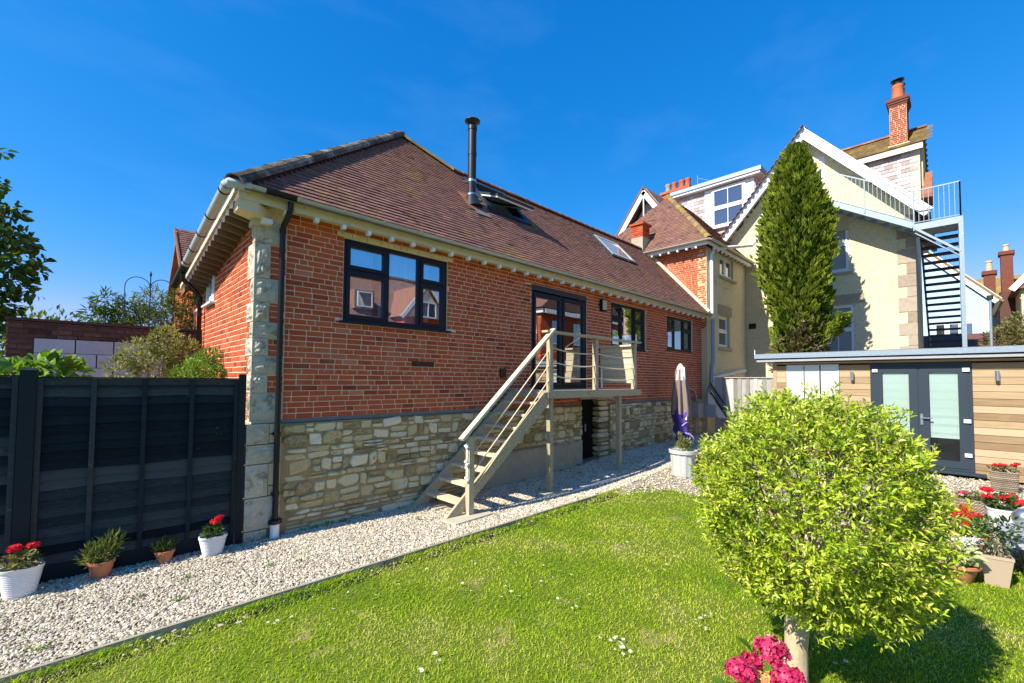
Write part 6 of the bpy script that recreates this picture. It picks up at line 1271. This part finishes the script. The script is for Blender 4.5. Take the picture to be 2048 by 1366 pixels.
for k in range(5):
    pts = [(bxx+.24*math.sin(t)*math.cos(-2.3+.35*k), byy+.24*math.sin(t)*math.sin(-2.3+.35*k), bz+.04+.205*math.cos(t)) for t in np.linspace(.25, 2.3, 10)]; MB().tube(pts, .008, 5).build('stripe', 'lilac', ob)
# ================================================================== gravel, grass, daisies
def project(P):
    q = P-CAM; dd = q@fw; return 1024+FPX*(q@r2)/np.maximum(dd, .05), 726.29-FPX*(q@u2)/np.maximum(dd, .05), dd
ico = None
def v_pebble(k):
    t = (1+5**.5)/2; b = np.array([(-1,t,0),(1,t,0),(-1,-t,0),(1,-t,0),(0,-1,t),(0,1,t),(0,-1,-t),(0,1,-t),(t,0,-1),(t,0,1),(-t,0,-1),(-t,0,1)])/math.hypot(1, t)
    f = [(0,11,5),(0,5,1),(0,1,7),(0,7,10),(0,10,11),(1,5,9),(5,11,4),(11,10,2),(10,7,6),(7,1,8),(3,9,4),(3,4,2),(3,2,6),(3,6,8),(3,8,9),(4,9,5),(2,4,11),(6,2,10),(8,6,7),(9,8,1)]
    return [(b*np.array((random.uniform(.8, 1.3), random.uniform(.6, 1.0), random.uniform(.38, .65)))*rng.uniform(.82, 1.15, (12, 1)), f) for _ in range(k)]
def ghv(x): return np.where(x < 5.5, 0, np.where(x < 8.6, (x-5.5)/3.1*.18, np.minimum(.24, .18+(x-8.6)*.012)))
lawn_x = lambda y: 6.05+.35*np.sin(y*1.7+.4)+.2*np.sin(y*4.1)
N = 340000; x = rng.uniform(-3.0, 14, N); y = np.where(rng.random(N) < .5, rng.uniform(-1.73, .12, N), rng.uniform(-8.2, 0, N))
ok = ((y > -1.725) | ((x > 5.5) & (rng.random(N) < np.clip((x-lawn_x(y)+.45)/.4, .0, 1)))) & ~((x > 0) & (y > -.03)) & ~((x > XW-.02) & (y < -3.0)) & (x < 13.85)
ok &= ~((x < 0) & (y > -.02+.08*(-x)))
P = np.stack([x, y, ghv(x)], 1)[ok]; u_, v_, dd = project(P)
dens = np.where(P[:, 1] > -1.73, 1.0, .75)*np.clip((6.0/dd)**1.2, .12, 1)
vis = (u_ > -40) & (u_ < 2090) & (v_ < 1420) & (rng.random(len(P)) < dens); P = P[vis]; dd = dd[vis]; n = len(P)
a = rng.random(n)*2*PI; sz = rng.lognormal(0, .28, n)*.0108*np.clip(dd/6.5, 1, 1.7); c, s = np.cos(a), np.sin(a); tl = rng.normal(0, .3, (n, 2))
Mx = np.zeros((n, 3, 3)); Mx[:, 0, 0] = c; Mx[:, 1, 0] = s; Mx[:, 0, 1] = -s; Mx[:, 1, 1] = c; Mx[:, 2, 2] = 1; Mx[:, 2, 0] = tl[:, 0]; Mx[:, 2, 1] = tl[:, 1]; Mx *= sz[:, None, None]
P[:, 2] += sz*.15+rng.uniform(-.006, .010, n)
VP = v_pebble(8); V_, F_, T_ = merge(VP, P, Mx, np.clip(rng.normal(.52, .27, n), 0, 1), rng.integers(0, 8, n))
gv = link('gravel', mesh_np('gravel', V_, F_, T_, ('pebble',))); gv['kind'] = 'stuff'
NPEB = n
def v_blade(k):
    out = []
    for i in range(k):
        b = random.uniform(.5, 1.5); out.append((np.array([(-.5,0,0), (.5,0,0), (.38, b*.35, .55), (-.38, b*.35, .55), (0, b, 1.0-b*.25)]), [(0,1,2,3), (3,2,4)]))
    return out
def zl(x): return np.where(x < 4.3, -.032, np.where(x < 5.7, -.032+(x-4.3)/1.4*.038, ghv(x)-.006))
N = 560000; x = rng.uniform(-5.5, 6.6, N); y = rng.uniform(-10.5, -1.772, N); P = np.stack([x, y, zl(x)], 1); u_, v_, dd = project(P)
pat = np.sin(x*1.9+1)*np.sin(y*2.3)+.6*np.sin(x*4.7+y*3.1)+.4*np.sin(x*9.1-y*7.7)
bare = np.exp(-(((x-5.5)/.8)**2+((y+2.7)/.5)**2))*.5+np.clip(pat-1.15, 0, .5)
okb = (u_ > -60) & (u_ < 2110) & (v_ < 1440) & (dd > .5) & (rng.random(N) < np.clip((lawn_x(y)+.1-x)/.35, 0, 1)) & (rng.random(N) < np.clip((3.3/dd)**1.25, .16, 1)) & (rng.random(N) > bare)
P = P[okb]; dd = dd[okb]; pat = pat[okb]; n = len(P); a = rng.random(n)*2*PI; c, s = np.cos(a), np.sin(a); hgt = rng.uniform(.012, .030, n)*(1+.15*pat); wd = rng.uniform(.0035, .006, n)*np.clip(dd/3.2, 1, 2.6)
Mx = np.zeros((n, 3, 3)); Mx[:, 0, 0] = c*wd; Mx[:, 1, 0] = s*wd; Mx[:, 0, 1] = -s*hgt; Mx[:, 1, 1] = c*hgt; Mx[:, 2, 2] = hgt
V_, F_, T_ = merge(v_blade(6), P, Mx, np.clip(.52-.20*pat+rng.normal(0, .2, n)+(rng.random(n) < .05)*.4, 0, 1), rng.integers(0, 6, n))
gs = link('grass', mesh_np('grass', V_, F_, T_, ('grass',))); gs['kind'] = 'stuff'
NGR = n
# longer tufts along the edging board
N = 5200; x = rng.uniform(-3.6, 5.7, N); y = -1.775-np.abs(rng.normal(0, .03, N)); P = np.stack([x, y, zl(x)], 1); a = rng.random(N)*2*PI; c, s = np.cos(a), np.sin(a); hgt = rng.uniform(.04, .085, N); wd = rng.uniform(.004, .006, N)
Mx = np.zeros((N, 3, 3)); Mx[:, 0, 0] = c*wd; Mx[:, 1, 0] = s*wd; Mx[:, 0, 1] = -s*hgt; Mx[:, 1, 1] = c*hgt; Mx[:, 2, 2] = hgt
keep = rng.random(N) < .5+.5*np.sin(x*5)*np.sin(x*1.7); V_, F_, T_ = merge(v_blade(6), P[keep], Mx[keep], np.clip(rng.normal(.45, .2, keep.sum()), 0, 1), rng.integers(0, 6, keep.sum()))
link('edge_grass', mesh_np('edge_grass', V_, F_, T_, ('grass',)))['kind'] = 'stuff'
# stray stones on the lawn edge and weeds at the foot of the wall
N = 130; x = rng.uniform(-2.5, 5.6, N); y = -1.78-np.abs(rng.normal(0, .09, N)); P = np.stack([x, y, zl(x)+.012], 1); a = rng.random(N)*2*PI; c, s = np.cos(a), np.sin(a); sz = rng.uniform(.006, .013, N)
Mx = np.zeros((N, 3, 3)); Mx[:, 0, 0] = c; Mx[:, 1, 0] = s; Mx[:, 0, 1] = -s; Mx[:, 1, 1] = c; Mx[:, 2, 2] = 1; Mx *= sz[:, None, None]
V_, F_, T_ = merge(VP, P, Mx, rng.random(N), rng.integers(0, 8, N)); link('stray_gravel', mesh_np('stray_gravel', V_, F_, T_, ('pebble',)))['kind'] = 'stuff'
wp_ = np.array([(rng.uniform(.5, 13), -.06, 0) if rng.random() < .6 else (rng.uniform(-2, 9), rng.uniform(-1.6, -.3), 0) for _ in range(34)]); k = rng.integers(0, 34, 420); P = wp_[k]+np.stack([rng.normal(0, .03, 420), -np.abs(rng.normal(0, .025, 420)), np.zeros(420)], 1); P[:, 2] = ghv(P[:, 0])+.005
leaves('weeds', None, P, np.stack([rng.normal(0, .6, 420), rng.normal(0, .6, 420)-.2, np.ones(420)], 1), rng.uniform(.03, .08, 420), 'bright_leaf', rng.normal(.4, .2, 420), variants=[v_leaf2(1, .22)], kind='stuff')
# daisies
mb = MB(); 
for k in range(11):
    an = 2*PI*k/11; mb.add([(.004*math.cos(an-.2), .004*math.sin(an-.2), 0), (.013*math.cos(an-.16), .013*math.sin(an-.16), .002), (.013*math.cos(an+.16), .013*math.sin(an+.16), .002), (.004*math.cos(an+.2), .004*math.sin(an+.2), 0)], [(0,1,2,3)], .6, 0)
mb.lathe([(.0045, .0005), (.0035, .003), (0, .004)], (0,0,0), 8, .5, 1); mb.tube([(0, 0, -.035), (0, 0, 0)], .0012, 4, .5, 2); dme = mb.mesh('daisy', ['petal_white', 'yellow', 'bright_leaf'])
spots = []
for (uu, vv, k, sp) in ((410, 1225, 6, 30), (330, 1270, 10, 34), (300, 1290, 5, 24), (460, 1240, 7, 26), (560, 1250, 4, 20), (590, 1165, 1, 3), (850, 1320, 4, 30), (1100, 1155, 5, 22), (1010, 1185, 4, 16), (1120, 1215, 6, 26), (1235, 1285, 9, 22), (1250, 1308, 6, 16), (1405, 1240, 5, 14), (1415, 1260, 5, 14), (900, 1165, 5, 40), (1060, 1100, 4, 40), (1250, 1080, 3, 30), (750, 1200, 4, 40), (690, 1250, 3, 30), (1560, 1290, 3, 12), (1680, 1330, 2, 10), (940, 1120, 4, 30), (1330, 1150, 3, 25)):
    for q in range(k): spots.append((uu+random.gauss(0, sp), vv+random.gauss(0, sp*.45)))
for (uu, vv) in spots:
    dv = fw+(uu-1024)/FPX*r2-(vv-726.29)/FPX*u2; t = (-.018-CAM[2])/dv[2]; q = CAM+dv*t
    if q[1] > -1.8 or dv[2] > 0: continue
    ob = link('daisy', dme, None, (q[0], q[1], zl(q[0]).item()+.040)); ob.rotation_euler = (random.uniform(-.3, .3), random.uniform(-.3, .3), random.uniform(0, 6)); k = random.uniform(.8, 1.3); ob.scale = (k, k, 1)
    tag(ob, 'small white daisy flowering in the lawn', 'daisy', 'daisies in the lawn')
# pale line on the gravel, drawn as a loose cable
cbl = pipe('garden_cable', [(4.9, -1.32, .03), (5.9, -1.30, .05), (6.9, -1.42, .08), (7.9, -1.38, .15), (9.2, -1.25, .21), (10.2, -1.05, .23)], .016, 'canvas_pale', None); tag(cbl, 'pale hose lying along the shaded gravel towards the parasol', 'hose')
print('pebbles', NPEB, 'blades', NGR)
